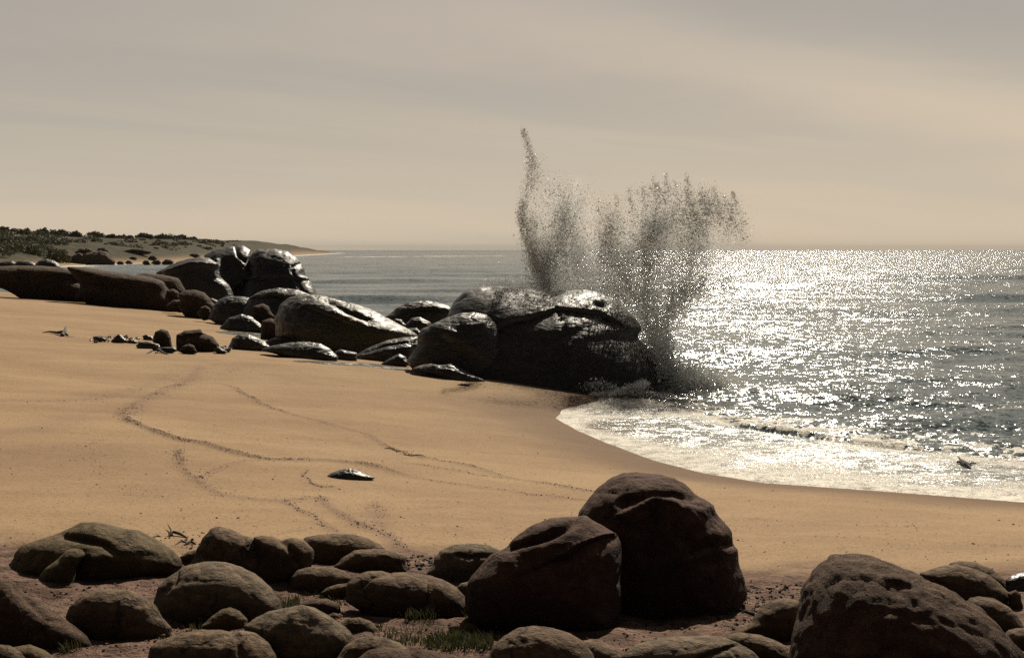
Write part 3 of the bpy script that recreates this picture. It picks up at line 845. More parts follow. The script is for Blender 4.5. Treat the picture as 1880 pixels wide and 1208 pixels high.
B('boulder', "dull dark humped boulder leaning on the largest black rock's left side", [(767, 615), (774, 604), (793, 597), (817, 584), (846, 575), (873, 574), (894, 578), (911, 594), (918, 613), (926, 640), (926, 690), (895, 704), (850, 692), (790, 674), (762, 660), (766, 635)],
  'wet', group=GB, base=694, level=6, box=0.72, lean=0.3, push=1.1, df=0.85, rug=0.008, lump=0.04,
  feats=[('ridge', [(800, 600), (835, 618), (870, 640), (890, 660)], 10, 5), ('groove', [(815, 622), (850, 650)], 6, 4)])
B('boulder', "smooth near-black boulder at the far left foot of the largest rock", [(757, 668), (760, 645), (768, 627), (773, 611), (788, 600), (812, 599), (830, 613), (840, 632), (850, 660), (848, 685), (800, 680), (765, 676)],
  'dark', group=GB, base=678, level=5, lean=0.3, push=0.6, df=0.7, rug=0.008, lump=0.04)
# --- low rocks on the sand edge
B('rock', "leftmost low black lump of the scattered row on the sand", [(170, 621), (177, 617), (190, 619), (197, 624), (190, 627), (174, 625)], 'wet', cat='rock', group=GC, level=4, rug=0.06)
B('rock', "peaked low black lump, second in the scattered row", [(205, 625), (213, 616), (219, 613), (224, 616), (232, 624), (228, 629), (210, 628)], 'wet', cat='rock', group=GC, level=4, rug=0.06)
B('rock', "flat thin black rock right of the peaked lump", [(228, 627), (240, 624), (254, 627), (252, 630), (232, 630)], 'wet', cat='rock', group=GC, level=4, rug=0.06)
B('rock', "small jagged rock left of the upright round boulder, behind it", [(261, 617), (268, 614), (280, 618), (282, 625), (264, 623)], 'wet', cat='rock', group=GC, level=4, rug=0.06)
B('boulder', "upright round dark boulder on the sand, left of the capped one", [(281, 620), (285, 609), (296, 604), (308, 607), (314, 620), (312, 635), (296, 641), (283, 634)], 'dark', group=GC, base=637, level=5, lump=0.03, lean=0.3, box=0.75)
B('rock', "low dark rock at the left foot of the upright round boulder", [(249, 635), (255, 628), (272, 627), (292, 632), (294, 640), (255, 640)], 'wet', cat='rock', group=GC, level=4, rug=0.05)
B('rock', "low ragged rock between upright boulder and capped boulder", [(290, 641), (300, 637), (320, 637), (326, 644), (312, 648), (293, 645)], 'wet', cat='rock', group=GC, level=4, rug=0.05)
B('boulder', "blocky dark boulder with a broken cap on top, standing on sand", [(323, 628), (324, 615), (338, 607), (352, 606), (368, 604), (372, 611), (391, 618), (401, 632), (396, 645), (361, 648), (330, 645)], 'dark', group=GC, base=645, level=5, lump=0.05, rug=0.025, lean=0.3, box=0.65, blur=1.2,
  feats=[('ledge', [(375, 612), (350, 614), (325, 618)], 10, 10)])
B('rock', "little round dark stone in front of the capped boulder", [(329, 645), (336, 635), (347, 631), (357, 635), (361, 647), (345, 649)], 'dark', cat='rock', group=GC, level=4, lump=0.03, lean=0.3)
B('rock', "ragged black rubble stone right of the capped boulder", [(392, 645), (398, 636), (408, 640), (418, 646), (408, 649)], 'wet', cat='rock', group=GC, level=4, rug=0.08)
B('boulder', "smooth rounded wet boulder on sand with a sunlit right shoulder", [(421, 635), (426, 621), (438, 614), (458, 614), (475, 621), (488, 628), (495, 638), (469, 646), (423, 645)], 'wet', group=GC, base=642, level=5, lump=0.03, lean=0.35)
B('rock_slab', "flat wet slab just behind the smooth rounded wet boulder", [(484, 628), (504, 620), (538, 620), (552, 628), (536, 636), (498, 638)], 'wet', cat='rock', group=GC, level=4, rug=0.03)
B('rock_slab', "low ridged slab right behind the broad ragged slab", [(548, 628), (560, 621), (582, 623), (602, 630), (613, 645), (600, 652), (560, 645)], 'wet', cat='rock', group=GC, level=5, rug=0.05, base=645)
B('rock_slab', "broad low ragged wet slab at the water puddle on the sand", [(475, 645), (489, 637), (532, 629), (561, 627), (590, 631), (607, 641), (618, 655), (613, 662), (561, 661), (521, 655), (505, 648)], 'wet', cat='rock', group=GC, level=5, rug=0.04, base=659, lean=0.7)
B('rock', "small wedge rock with a bright sunlit face beside the ragged slab", [(613, 647), (624, 641), (656, 648), (652, 662), (630, 664), (616, 658)], 'wet', cat='rock', group=GC, level=4, base=661)
B('rock_slab', "long slanting grooved slab leading to the near-black boulder", [(647, 657), (670, 641), (705, 626), (742, 619), (768, 618), (772, 632), (758, 654), (748, 666), (699, 670), (672, 664)], 'wet', cat='rock', group=GC, level=5, rug=0.02, base=665, lean=0.7,
  feats=[('groove', [(665, 650), (710, 634), (765, 626)], 2.5, 4), ('ridge', [(670, 655), (715, 643), (750, 640)], 3, 3)])
B('rock', "small pointed wet rock before the slanting grooved slab", [(699, 669), (716, 657), (733, 649), (745, 655), (753, 668), (740, 672)], 'wet', cat='rock', group=GC, level=4)
B('rock_slab', "crinkled glistening slab on sand at the foot of the dark boulders", [(750, 681), (767, 672), (788, 666), (806, 669), (828, 666), (846, 674), (865, 686), (890, 700), (865, 703), (841, 701), (814, 694), (785, 686)], 'wet', cat='rock', group=GC, level=5, rug=0.05, base=695, lean=0.6)
B('rock', "thin flat black stone on sand below the crinkled slab", [(838, 706), (850, 703), (866, 705), (860, 708), (844, 708)], 'wet', cat='rock', group=GC, level=4, rug=0.05)
B('stone', "lone half-buried wet stone in the middle of the smooth sand", [(596, 876), (608, 868), (625, 862), (642, 859), (656, 863), (672, 871), (690, 877), (670, 883), (640, 886), (610, 884)], 'wet', cat='rock', base=880, level=5, rug=0.05, df=1.1, lean=0.5)
# --- foreground
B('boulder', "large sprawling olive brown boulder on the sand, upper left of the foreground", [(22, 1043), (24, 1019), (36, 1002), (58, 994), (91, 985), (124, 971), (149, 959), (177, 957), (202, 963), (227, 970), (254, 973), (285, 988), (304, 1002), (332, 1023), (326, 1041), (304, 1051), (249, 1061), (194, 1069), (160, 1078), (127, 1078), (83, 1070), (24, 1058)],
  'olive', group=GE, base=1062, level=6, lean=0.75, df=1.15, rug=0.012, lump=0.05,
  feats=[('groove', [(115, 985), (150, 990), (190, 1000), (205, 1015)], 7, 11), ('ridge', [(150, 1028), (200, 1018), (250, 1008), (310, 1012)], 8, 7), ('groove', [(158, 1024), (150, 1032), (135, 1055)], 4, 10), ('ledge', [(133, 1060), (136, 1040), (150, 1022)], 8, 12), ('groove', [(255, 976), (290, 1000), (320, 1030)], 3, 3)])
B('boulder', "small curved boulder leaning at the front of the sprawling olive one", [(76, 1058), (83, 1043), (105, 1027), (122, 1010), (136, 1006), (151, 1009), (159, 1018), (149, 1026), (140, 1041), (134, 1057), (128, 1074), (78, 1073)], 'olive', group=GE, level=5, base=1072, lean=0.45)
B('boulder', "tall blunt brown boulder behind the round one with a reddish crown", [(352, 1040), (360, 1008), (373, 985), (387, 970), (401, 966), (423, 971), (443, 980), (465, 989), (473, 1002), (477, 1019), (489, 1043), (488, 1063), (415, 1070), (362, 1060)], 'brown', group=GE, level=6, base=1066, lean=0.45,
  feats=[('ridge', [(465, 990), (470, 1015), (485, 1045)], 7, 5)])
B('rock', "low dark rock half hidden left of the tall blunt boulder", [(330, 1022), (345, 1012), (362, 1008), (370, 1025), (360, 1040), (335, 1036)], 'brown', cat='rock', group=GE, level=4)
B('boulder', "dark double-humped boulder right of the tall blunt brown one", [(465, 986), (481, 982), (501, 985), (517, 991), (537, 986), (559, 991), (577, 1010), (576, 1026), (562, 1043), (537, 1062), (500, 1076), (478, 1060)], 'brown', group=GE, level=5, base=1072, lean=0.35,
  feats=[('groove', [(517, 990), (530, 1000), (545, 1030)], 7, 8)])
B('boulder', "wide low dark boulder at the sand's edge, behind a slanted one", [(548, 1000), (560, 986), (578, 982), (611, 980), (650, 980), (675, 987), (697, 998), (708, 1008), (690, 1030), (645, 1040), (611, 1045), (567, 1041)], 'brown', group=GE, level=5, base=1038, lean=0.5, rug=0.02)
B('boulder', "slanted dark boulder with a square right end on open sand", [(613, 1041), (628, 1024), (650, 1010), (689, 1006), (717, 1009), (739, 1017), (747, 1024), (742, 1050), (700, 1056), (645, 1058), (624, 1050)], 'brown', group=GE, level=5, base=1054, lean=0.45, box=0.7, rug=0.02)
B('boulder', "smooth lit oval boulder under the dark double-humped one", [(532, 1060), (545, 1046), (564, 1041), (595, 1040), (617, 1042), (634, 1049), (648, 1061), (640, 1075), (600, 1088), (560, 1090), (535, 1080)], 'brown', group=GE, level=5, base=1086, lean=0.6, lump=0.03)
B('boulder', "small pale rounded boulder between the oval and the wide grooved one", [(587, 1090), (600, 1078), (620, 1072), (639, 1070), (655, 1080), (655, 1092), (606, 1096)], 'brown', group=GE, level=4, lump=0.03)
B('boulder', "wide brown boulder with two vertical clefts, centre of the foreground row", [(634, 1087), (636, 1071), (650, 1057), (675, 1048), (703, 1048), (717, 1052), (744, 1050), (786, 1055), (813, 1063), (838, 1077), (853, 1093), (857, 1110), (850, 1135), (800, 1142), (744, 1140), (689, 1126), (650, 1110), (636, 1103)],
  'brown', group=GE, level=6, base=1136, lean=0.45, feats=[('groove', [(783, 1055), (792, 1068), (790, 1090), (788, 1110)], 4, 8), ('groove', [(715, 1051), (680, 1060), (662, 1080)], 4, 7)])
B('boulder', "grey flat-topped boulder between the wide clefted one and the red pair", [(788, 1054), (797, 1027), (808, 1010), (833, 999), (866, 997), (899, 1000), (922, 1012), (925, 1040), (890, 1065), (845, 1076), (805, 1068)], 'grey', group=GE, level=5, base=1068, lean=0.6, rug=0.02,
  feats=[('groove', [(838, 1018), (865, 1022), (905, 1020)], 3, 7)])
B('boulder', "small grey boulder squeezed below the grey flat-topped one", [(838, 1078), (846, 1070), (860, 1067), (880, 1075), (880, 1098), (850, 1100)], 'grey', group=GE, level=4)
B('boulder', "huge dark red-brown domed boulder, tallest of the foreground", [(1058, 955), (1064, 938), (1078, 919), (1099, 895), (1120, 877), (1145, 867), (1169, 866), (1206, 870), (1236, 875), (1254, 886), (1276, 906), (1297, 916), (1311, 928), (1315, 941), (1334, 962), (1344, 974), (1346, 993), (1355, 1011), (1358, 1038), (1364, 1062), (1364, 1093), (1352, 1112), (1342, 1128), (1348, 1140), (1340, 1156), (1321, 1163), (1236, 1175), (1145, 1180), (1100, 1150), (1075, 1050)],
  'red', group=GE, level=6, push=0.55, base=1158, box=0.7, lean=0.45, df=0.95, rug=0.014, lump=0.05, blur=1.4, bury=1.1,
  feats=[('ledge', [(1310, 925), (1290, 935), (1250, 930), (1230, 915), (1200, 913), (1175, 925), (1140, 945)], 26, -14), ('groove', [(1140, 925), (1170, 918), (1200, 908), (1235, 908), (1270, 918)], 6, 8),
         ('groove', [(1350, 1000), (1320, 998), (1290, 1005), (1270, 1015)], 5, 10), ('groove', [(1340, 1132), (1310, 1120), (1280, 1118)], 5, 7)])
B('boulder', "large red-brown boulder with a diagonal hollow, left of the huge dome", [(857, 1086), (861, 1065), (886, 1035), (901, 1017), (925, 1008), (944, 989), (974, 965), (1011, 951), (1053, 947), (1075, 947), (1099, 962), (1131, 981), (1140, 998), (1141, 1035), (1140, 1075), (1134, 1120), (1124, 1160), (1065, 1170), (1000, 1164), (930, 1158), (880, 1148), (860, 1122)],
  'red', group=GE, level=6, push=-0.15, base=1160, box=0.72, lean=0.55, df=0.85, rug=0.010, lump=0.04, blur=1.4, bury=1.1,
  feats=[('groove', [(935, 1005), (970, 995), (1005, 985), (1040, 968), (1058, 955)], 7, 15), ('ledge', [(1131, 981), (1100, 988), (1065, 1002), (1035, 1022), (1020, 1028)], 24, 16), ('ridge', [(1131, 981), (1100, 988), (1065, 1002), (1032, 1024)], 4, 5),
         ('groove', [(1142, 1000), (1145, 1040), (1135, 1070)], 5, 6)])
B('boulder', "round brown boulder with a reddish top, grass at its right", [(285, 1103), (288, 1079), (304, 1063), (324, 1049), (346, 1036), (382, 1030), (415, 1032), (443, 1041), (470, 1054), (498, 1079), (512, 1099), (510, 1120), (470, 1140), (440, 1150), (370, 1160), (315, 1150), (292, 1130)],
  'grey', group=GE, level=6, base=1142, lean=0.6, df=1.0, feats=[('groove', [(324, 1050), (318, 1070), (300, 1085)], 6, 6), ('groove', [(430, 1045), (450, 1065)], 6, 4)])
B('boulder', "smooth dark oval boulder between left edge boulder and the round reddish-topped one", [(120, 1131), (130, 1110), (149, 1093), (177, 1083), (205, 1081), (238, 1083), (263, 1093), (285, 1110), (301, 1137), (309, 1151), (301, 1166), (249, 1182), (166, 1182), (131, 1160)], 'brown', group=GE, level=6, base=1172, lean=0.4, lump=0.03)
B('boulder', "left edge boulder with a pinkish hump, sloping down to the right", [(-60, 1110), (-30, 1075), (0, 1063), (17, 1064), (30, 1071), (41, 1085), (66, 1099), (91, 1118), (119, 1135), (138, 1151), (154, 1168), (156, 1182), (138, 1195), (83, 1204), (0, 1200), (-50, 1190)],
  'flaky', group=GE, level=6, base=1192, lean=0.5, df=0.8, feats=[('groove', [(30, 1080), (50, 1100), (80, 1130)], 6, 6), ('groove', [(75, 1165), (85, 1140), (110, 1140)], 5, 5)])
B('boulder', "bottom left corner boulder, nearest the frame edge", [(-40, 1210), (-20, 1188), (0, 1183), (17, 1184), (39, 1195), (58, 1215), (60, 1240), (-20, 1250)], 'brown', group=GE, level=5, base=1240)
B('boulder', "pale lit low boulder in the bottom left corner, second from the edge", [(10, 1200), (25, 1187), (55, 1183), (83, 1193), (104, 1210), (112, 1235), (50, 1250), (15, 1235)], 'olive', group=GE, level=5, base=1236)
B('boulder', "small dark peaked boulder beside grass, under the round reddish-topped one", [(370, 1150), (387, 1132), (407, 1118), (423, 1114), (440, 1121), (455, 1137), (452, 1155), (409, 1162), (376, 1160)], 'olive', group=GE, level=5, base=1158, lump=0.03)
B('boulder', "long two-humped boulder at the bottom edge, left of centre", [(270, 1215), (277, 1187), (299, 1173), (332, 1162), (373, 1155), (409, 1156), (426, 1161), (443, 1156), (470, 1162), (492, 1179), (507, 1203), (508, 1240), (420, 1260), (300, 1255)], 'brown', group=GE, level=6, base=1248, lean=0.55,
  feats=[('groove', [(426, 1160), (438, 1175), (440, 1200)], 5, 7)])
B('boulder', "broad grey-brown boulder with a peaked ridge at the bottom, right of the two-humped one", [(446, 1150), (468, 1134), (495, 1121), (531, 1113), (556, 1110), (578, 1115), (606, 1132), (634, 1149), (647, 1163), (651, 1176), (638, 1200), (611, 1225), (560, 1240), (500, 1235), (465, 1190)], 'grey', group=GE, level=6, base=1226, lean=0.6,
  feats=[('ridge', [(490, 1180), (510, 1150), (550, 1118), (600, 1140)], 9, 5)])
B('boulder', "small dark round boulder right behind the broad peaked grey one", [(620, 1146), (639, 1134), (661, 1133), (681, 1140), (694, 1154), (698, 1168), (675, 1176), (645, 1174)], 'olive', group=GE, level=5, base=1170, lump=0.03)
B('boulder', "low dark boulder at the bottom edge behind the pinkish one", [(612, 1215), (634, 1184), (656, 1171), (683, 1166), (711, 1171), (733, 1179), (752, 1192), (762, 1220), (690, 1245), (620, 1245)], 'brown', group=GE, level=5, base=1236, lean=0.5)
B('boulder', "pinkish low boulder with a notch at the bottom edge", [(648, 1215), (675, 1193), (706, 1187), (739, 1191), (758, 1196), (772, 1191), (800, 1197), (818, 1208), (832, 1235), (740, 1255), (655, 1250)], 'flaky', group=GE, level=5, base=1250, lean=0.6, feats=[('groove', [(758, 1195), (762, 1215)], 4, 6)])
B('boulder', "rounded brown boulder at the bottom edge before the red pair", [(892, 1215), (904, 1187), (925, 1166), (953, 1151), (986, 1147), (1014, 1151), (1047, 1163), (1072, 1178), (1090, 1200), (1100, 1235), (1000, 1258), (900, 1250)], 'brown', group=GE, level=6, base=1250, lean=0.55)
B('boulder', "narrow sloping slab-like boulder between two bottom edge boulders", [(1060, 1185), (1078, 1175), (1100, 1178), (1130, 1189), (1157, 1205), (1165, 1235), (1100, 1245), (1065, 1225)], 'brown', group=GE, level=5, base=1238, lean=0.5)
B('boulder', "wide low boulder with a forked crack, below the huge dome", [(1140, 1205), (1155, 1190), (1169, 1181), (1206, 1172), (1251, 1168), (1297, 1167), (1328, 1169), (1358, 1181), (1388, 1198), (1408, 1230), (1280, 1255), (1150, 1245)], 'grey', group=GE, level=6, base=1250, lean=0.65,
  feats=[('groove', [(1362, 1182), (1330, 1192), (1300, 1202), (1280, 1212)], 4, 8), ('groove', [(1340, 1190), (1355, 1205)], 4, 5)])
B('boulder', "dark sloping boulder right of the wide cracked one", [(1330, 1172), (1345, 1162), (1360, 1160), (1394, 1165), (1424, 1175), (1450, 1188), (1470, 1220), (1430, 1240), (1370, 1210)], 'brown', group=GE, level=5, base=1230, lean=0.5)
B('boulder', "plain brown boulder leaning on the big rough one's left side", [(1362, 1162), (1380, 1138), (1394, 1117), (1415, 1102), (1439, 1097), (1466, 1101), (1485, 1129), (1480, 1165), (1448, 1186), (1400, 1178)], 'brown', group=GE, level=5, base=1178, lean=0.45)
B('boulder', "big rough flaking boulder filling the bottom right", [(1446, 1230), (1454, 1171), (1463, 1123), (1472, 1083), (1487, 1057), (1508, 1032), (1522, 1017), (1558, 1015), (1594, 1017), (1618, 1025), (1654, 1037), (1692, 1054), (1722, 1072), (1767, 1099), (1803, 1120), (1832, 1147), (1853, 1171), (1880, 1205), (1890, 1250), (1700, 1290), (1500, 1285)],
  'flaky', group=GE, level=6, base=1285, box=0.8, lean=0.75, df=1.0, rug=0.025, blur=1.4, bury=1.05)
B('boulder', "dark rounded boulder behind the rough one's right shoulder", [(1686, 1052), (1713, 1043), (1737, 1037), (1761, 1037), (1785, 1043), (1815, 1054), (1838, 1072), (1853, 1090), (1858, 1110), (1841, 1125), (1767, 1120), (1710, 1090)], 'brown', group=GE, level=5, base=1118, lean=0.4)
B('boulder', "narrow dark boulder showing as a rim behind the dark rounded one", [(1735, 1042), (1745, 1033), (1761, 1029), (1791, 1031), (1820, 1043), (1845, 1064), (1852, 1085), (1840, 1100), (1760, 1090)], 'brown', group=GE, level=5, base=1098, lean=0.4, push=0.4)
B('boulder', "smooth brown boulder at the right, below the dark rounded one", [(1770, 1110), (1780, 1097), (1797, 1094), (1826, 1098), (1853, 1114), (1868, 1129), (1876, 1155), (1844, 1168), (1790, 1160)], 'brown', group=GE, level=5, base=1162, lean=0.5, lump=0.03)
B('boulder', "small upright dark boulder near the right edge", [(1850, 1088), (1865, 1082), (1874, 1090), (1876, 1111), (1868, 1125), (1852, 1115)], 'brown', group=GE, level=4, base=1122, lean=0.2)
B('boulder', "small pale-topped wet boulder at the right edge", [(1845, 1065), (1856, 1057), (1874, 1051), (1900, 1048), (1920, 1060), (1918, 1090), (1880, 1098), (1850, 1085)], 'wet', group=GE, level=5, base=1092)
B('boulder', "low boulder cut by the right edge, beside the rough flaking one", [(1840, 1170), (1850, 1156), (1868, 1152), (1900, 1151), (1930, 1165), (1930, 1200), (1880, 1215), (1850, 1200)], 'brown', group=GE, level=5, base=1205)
# flat earth-bedded stones between the boulders
for lab, pts, mt in [
    ("low pinkish stone half buried left of the wide clefted boulder", [(548, 1112), (570, 1100), (600, 1098), (625, 1110), (622, 1124), (580, 1128)], 'flaky'),
    ("small pinkish stone bedded in earth above the broad peaked boulder", [(598, 1130), (612, 1124), (630, 1128), (634, 1138), (610, 1140)], 'flaky'),
    ("low dark reddish stone in the earth left of the red pair", [(822, 1150), (840, 1143), (870, 1144), (885, 1156), (860, 1166), (828, 1162)], 'red'),
    ("flat brown stone in earth under the smooth dark oval boulder", [(280, 1165), (292, 1158), (304, 1164), (300, 1174), (284, 1174)], 'brown')]:
    B('stone', lab, pts, mt, cat='stone', group="stones bedded in earth between the boulders", level=4, rug=0.03, lean=0.7)
for lab, pts, dd in [
    ("silvery wet rock at the far left edge behind the long flat rock", [(-20, 486), (5, 480), (22, 479), (34, 486), (30, 497), (-15, 497)], 150),
    ("jagged silvery wet rock, second from the left edge behind the flat rock", [(24, 490), (30, 480), (45, 478), (62, 482), (70, 490), (60, 497), (28, 497)], 146),
    ("silvery humped wet rock peeking over the split in the long flat rocks", [(60, 490), (70, 479), (84, 475), (98, 478), (108, 484), (112, 493), (90, 498), (62, 497)], 142)]:
    B('rock', lab, pts, 'wet', cat='rock', group="wet rocks behind the long flat rocks", dist=dd, level=4, rug=0.06)
for lab, pts in [
    ("main block of the far rocky outcrop under the scrubby dunes", [(150, 482), (152, 468), (166, 462), (186, 460), (200, 466), (210, 480), (206, 487), (170, 487)]),
    ("left shoulder of the far rocky outcrop under the dunes", [(118, 480), (130, 470), (146, 464), (158, 470), (160, 482), (140, 484)]),
    ("upper left ledge of the far rocky outcrop", [(136, 464), (148, 456), (164, 456), (176, 462), (170, 470), (146, 470)]),
    ("flat rock shelf on the dune slope above the scattered far rocks", [(222, 462), (240, 457), (262, 458), (280, 463), (270, 467), (235, 467)]),
    ("dark broken ledge on the slope left of the far outcrop", [(96, 478), (106, 466), (122, 464), (132, 470), (128, 480)]),
    ("dark boulder capping the far rocky outcrop", [(176, 462), (182, 455), (192, 454), (199, 460), (196, 468), (180, 468)]),
    ("rock on the far beach, largest of the small scattered ones", [(271, 475), (276, 470), (284, 469), (289, 475), (284, 478), (273, 478)]),
    ("dark rock at the far water's edge below the largest scattered one", [(261, 483), (265, 478), (272, 478), (276, 485), (268, 487)]),
    ("low far rock right of the dark water's edge rock", [(277, 483), (283, 478), (292, 477), (296, 483), (288, 486)]),
    ("rightmost dark far rock in the surf, near the black wedge boulder", [(297, 482), (304, 476), (314, 477), (320, 482), (312, 486), (300, 486)]),
    ("far rock just right of the outcrop, in surf", [(213, 484), (218, 479), (225, 480), (228, 485), (220, 486)]),
    ("second far rock right of the outcrop, darker", [(229, 483), (234, 478), (240, 479), (244, 484), (236, 485)]),
    ("small far stone high on the beach above the scattered rocks", [(236, 474), (242, 471), (250, 472), (252, 476), (240, 477)]),
    ("far rock left of the headland slope beyond the scattered ones", [(345, 470), (352, 465), (364, 466), (368, 471), (356, 473)])]:
    B('rock', lab, pts, 'dark', cat='rock', group="far rocks along the distant beach", level=4, rug=0.14, box=0.7)

# ------------------------------------------------------------------ loose bits: swash debris, pebbles
TET = np.array([(1, 1, 1), (1, -1, -1), (-1, 1, -1), (-1, -1, 1)], float) / math.sqrt(3)
TETF = np.array([(0, 1, 2), (0, 3, 1), (0, 2, 3), (1, 3, 2)])
OCT = np.array([(1, 0, 0), (-1, 0, 0), (0, 1, 0), (0, -1, 0), (0, 0, 1), (0, 0, -1)], float)
OCTF = np.array([(0, 2, 4), (2, 1, 4), (1, 3, 4), (3, 0, 4), (2, 0, 5), (1, 2, 5), (3, 1, 5), (0, 3, 5)])

def rand_rot(n):
    q = rng.normal(size=(n, 4)); q /= np.linalg.norm(q, axis=1, keepdims=True)
    a, b, c, d = q.T
    return np.stack([np.stack([1 - 2 * (c * c + d * d), 2 * (b * c - a * d), 2 * (b * d + a * c)], -1),
                     np.stack([2 * (b * c + a * d), 1 - 2 * (b * b + d * d), 2 * (c * d - a * b)], -1),
                     np.stack([2 * (b * d - a * c), 2 * (c * d + a * b), 1 - 2 * (b * b + c * c)], -1)], 1)

def bits(name, cen, rad, mat, shape='tet', stretch=None, parent=None, squash=None, smooth=False):
    base, fc = (TET, TETF) if shape == 'tet' else (OCT, OCTF)
    n = len(cen)
    v = np.broadcast_to(base, (n,) + base.shape) * rng.uniform(0.6, 1.25, (n, len(base), 1))
    if stretch is not None:
        v = v * np.stack([np.ones(n), np.ones(n), stretch], -1)[:, None, :]
    v = np.einsum('nij,nkj->nki', rand_rot(n), v)
    if squash: v = v * np.array([1, 1, squash])
    v = v * rad[:, None, None] + cen[:, None, :]
    f = (fc[None] + (np.arange(n) * len(base))[:, None, None]).reshape(-1, 3)
    v = v.reshape(-1, 3)
    if parent is not None: v = v - np.array(parent.location)
    return link_mesh(name, v, f, M[mat], parent=parent, smooth=smooth)

cen, rad = [], []
for pw, dens, spr, rh in MARKS_W:
    p = np.array(pw); L = np.concatenate([[0], np.cumsum(np.hypot(*np.diff(p, axis=0).T))])
    n = int(L[-1] * dens * 2.2)
    t = rng.uniform(0, L[-1], n)
    keep = vnoise(np.stack([t * 1.1, t * 0 + dens, t * 0], -1), 4) + rng.normal(0, 0.45, n) > 0.0
    t = t[keep]
    x = np.interp(t, L, p[:, 0]) + rng.standard_t(2.5, len(t)) * spr * 0.8 + 0.05 * vnoise(np.stack([t * 2.5, 0 * t, 0 * t + 3], -1), 6)
    y = np.interp(t, L, p[:, 1]) + rng.standard_t(2.5, len(t)) * spr * 1.2 + 0.09 * vnoise(np.stack([t * 2.5, 0 * t, 0 * t + 9], -1), 6)
    cen.append(np.stack([x, y], -1)); rad.append(np.clip(rng.lognormal(math.log(0.0075), 0.5, len(t)), 0.003, 0.03))
cen = np.concatenate(cen); rad = np.concatenate(rad)
z = height(cen[:, 0], cen[:, 1]) + 0.004
o = bits("swash_debris", np.column_stack([cen, z]), rad, 'debris', squash=0.6)
tag(o, "dark grains and weed bits in winding lines on the sand", "debris", kind='stuff')
# pebbles over the near sand
px = rng.uniform(-20, 1900, 1500); py = 700 + 380 * rng.uniform(0, 1, 1500) ** 0.6
gx, gy = ground_hit(px, py)
ok = shore_s(gx, gy) > 1.5
gx, gy = gx[ok], gy[ok]
r = np.clip(rng.lognormal(math.log(0.008), 0.5, len(gx)), 0.004, 0.03)
o = bits("pebbles", np.column_stack([gx, gy, height(gx, gy) + 0.003]), r, 'debris', 'oct', squash=0.6)
tag(o, "tiny dark pebbles strewn over the smooth sand", "pebbles", kind='stuff')
px = rng.uniform(300, 1900, 700); py = rng.uniform(880, 1090, 700)
gx, gy = ground_hit(px, py)
ok = shore_s(gx, gy) > 1.5
gx, gy = gx[ok], gy[ok]
o = bits("shell_fragments", np.column_stack([gx, gy, height(gx, gy) + 0.003]), rng.uniform(0.004, 0.009, len(gx)), 'shell', 'oct', squash=0.5)
tag(o, "pale shell fragments glinting on the near sand", "shells", kind='stuff')
# rubble: gravel at the right feet of boulders and rubble on the row
def rubble(pxs, pys, n, rm, name, label, mat='debris', spread=6):
    px = rng.uniform(*pxs, n); py = rng.uniform(*pys, n)
    gx, gy = ground_hit(px, py)
    r = np.clip(rng.lognormal(math.log(rm), 0.5, n), rm * 0.4, rm * 3)
    tag(bits(name, np.column_stack([gx, gy, height(gx, gy) + r * 0.3]), r, mat, 'oct', squash=0.7), label, "gravel", kind='stuff')
rubble((1365, 1470), (1080, 1130), 260, 0.012, "gravel", "coarse gravel between the huge dome and the rough boulder", 'flaky')
rubble((740, 800), (1020, 1052), 120, 0.014, "gravel", "dark gravel on sand left of the grey flat-topped boulder")
rubble((385, 425), (638, 647), 60, 0.07, "rubble", "broken black rubble beside the capped boulder", 'wet')
rubble((165, 260), (619, 629), 50, 0.06, "rubble", "broken black rubble among the leftmost low lumps", 'wet')

rubble((0, 1480), (1075, 1207), 2600, 0.010, "gravel", "brown gravel and stone chips in the earth between the near boulders", 'brown')
rubble((230, 380), (975, 1030), 160, 0.010, "gravel", "stone chips on sand between the sprawling olive boulder and the tall blunt one", 'olive')

# ------------------------------------------------------------------ sticks
def tube(path, radii, n=8):
    path = np.array(path, float); V = []; Fc = []
    for i, p in enumerate(path):
        a = path[min(i + 1, len(path) - 1)] - path[max(i - 1, 0)]
        a /= np.linalg.norm(a)
        u = np.cross(a, (0, 0, 1)); u = u / (np.linalg.norm(u) + 1e-9) if np.linalg.norm(u) > 1e-3 else np.array([1.0, 0, 0])
        v = np.cross(a, u)
        for k in range(n):
            t = 2 * math.pi * k / n
            V.append(p + radii[i] * (1 + 0.15 * math.sin(k * 2.3 + i)) * (u * math.cos(t) + v * math.sin(t)))
    for i in range(len(path) - 1):
        for k in range(n):
            a, b = i * n + k, i * n + (k + 1) % n
            Fc.append((a, b, b + n, a + n))
    c0 = len(V); V.append(path[0]); V.append(path[-1])
    for k in range(n):
        Fc.append((c0, (k + 1) % n, k, k)); Fc.append((c0 + 1, (len(path) - 1) * n + k, (len(path) - 1) * n + (k + 1) % n,) * 1 + ((len(path) - 1) * n + (k + 1) % n,))
    return V, Fc

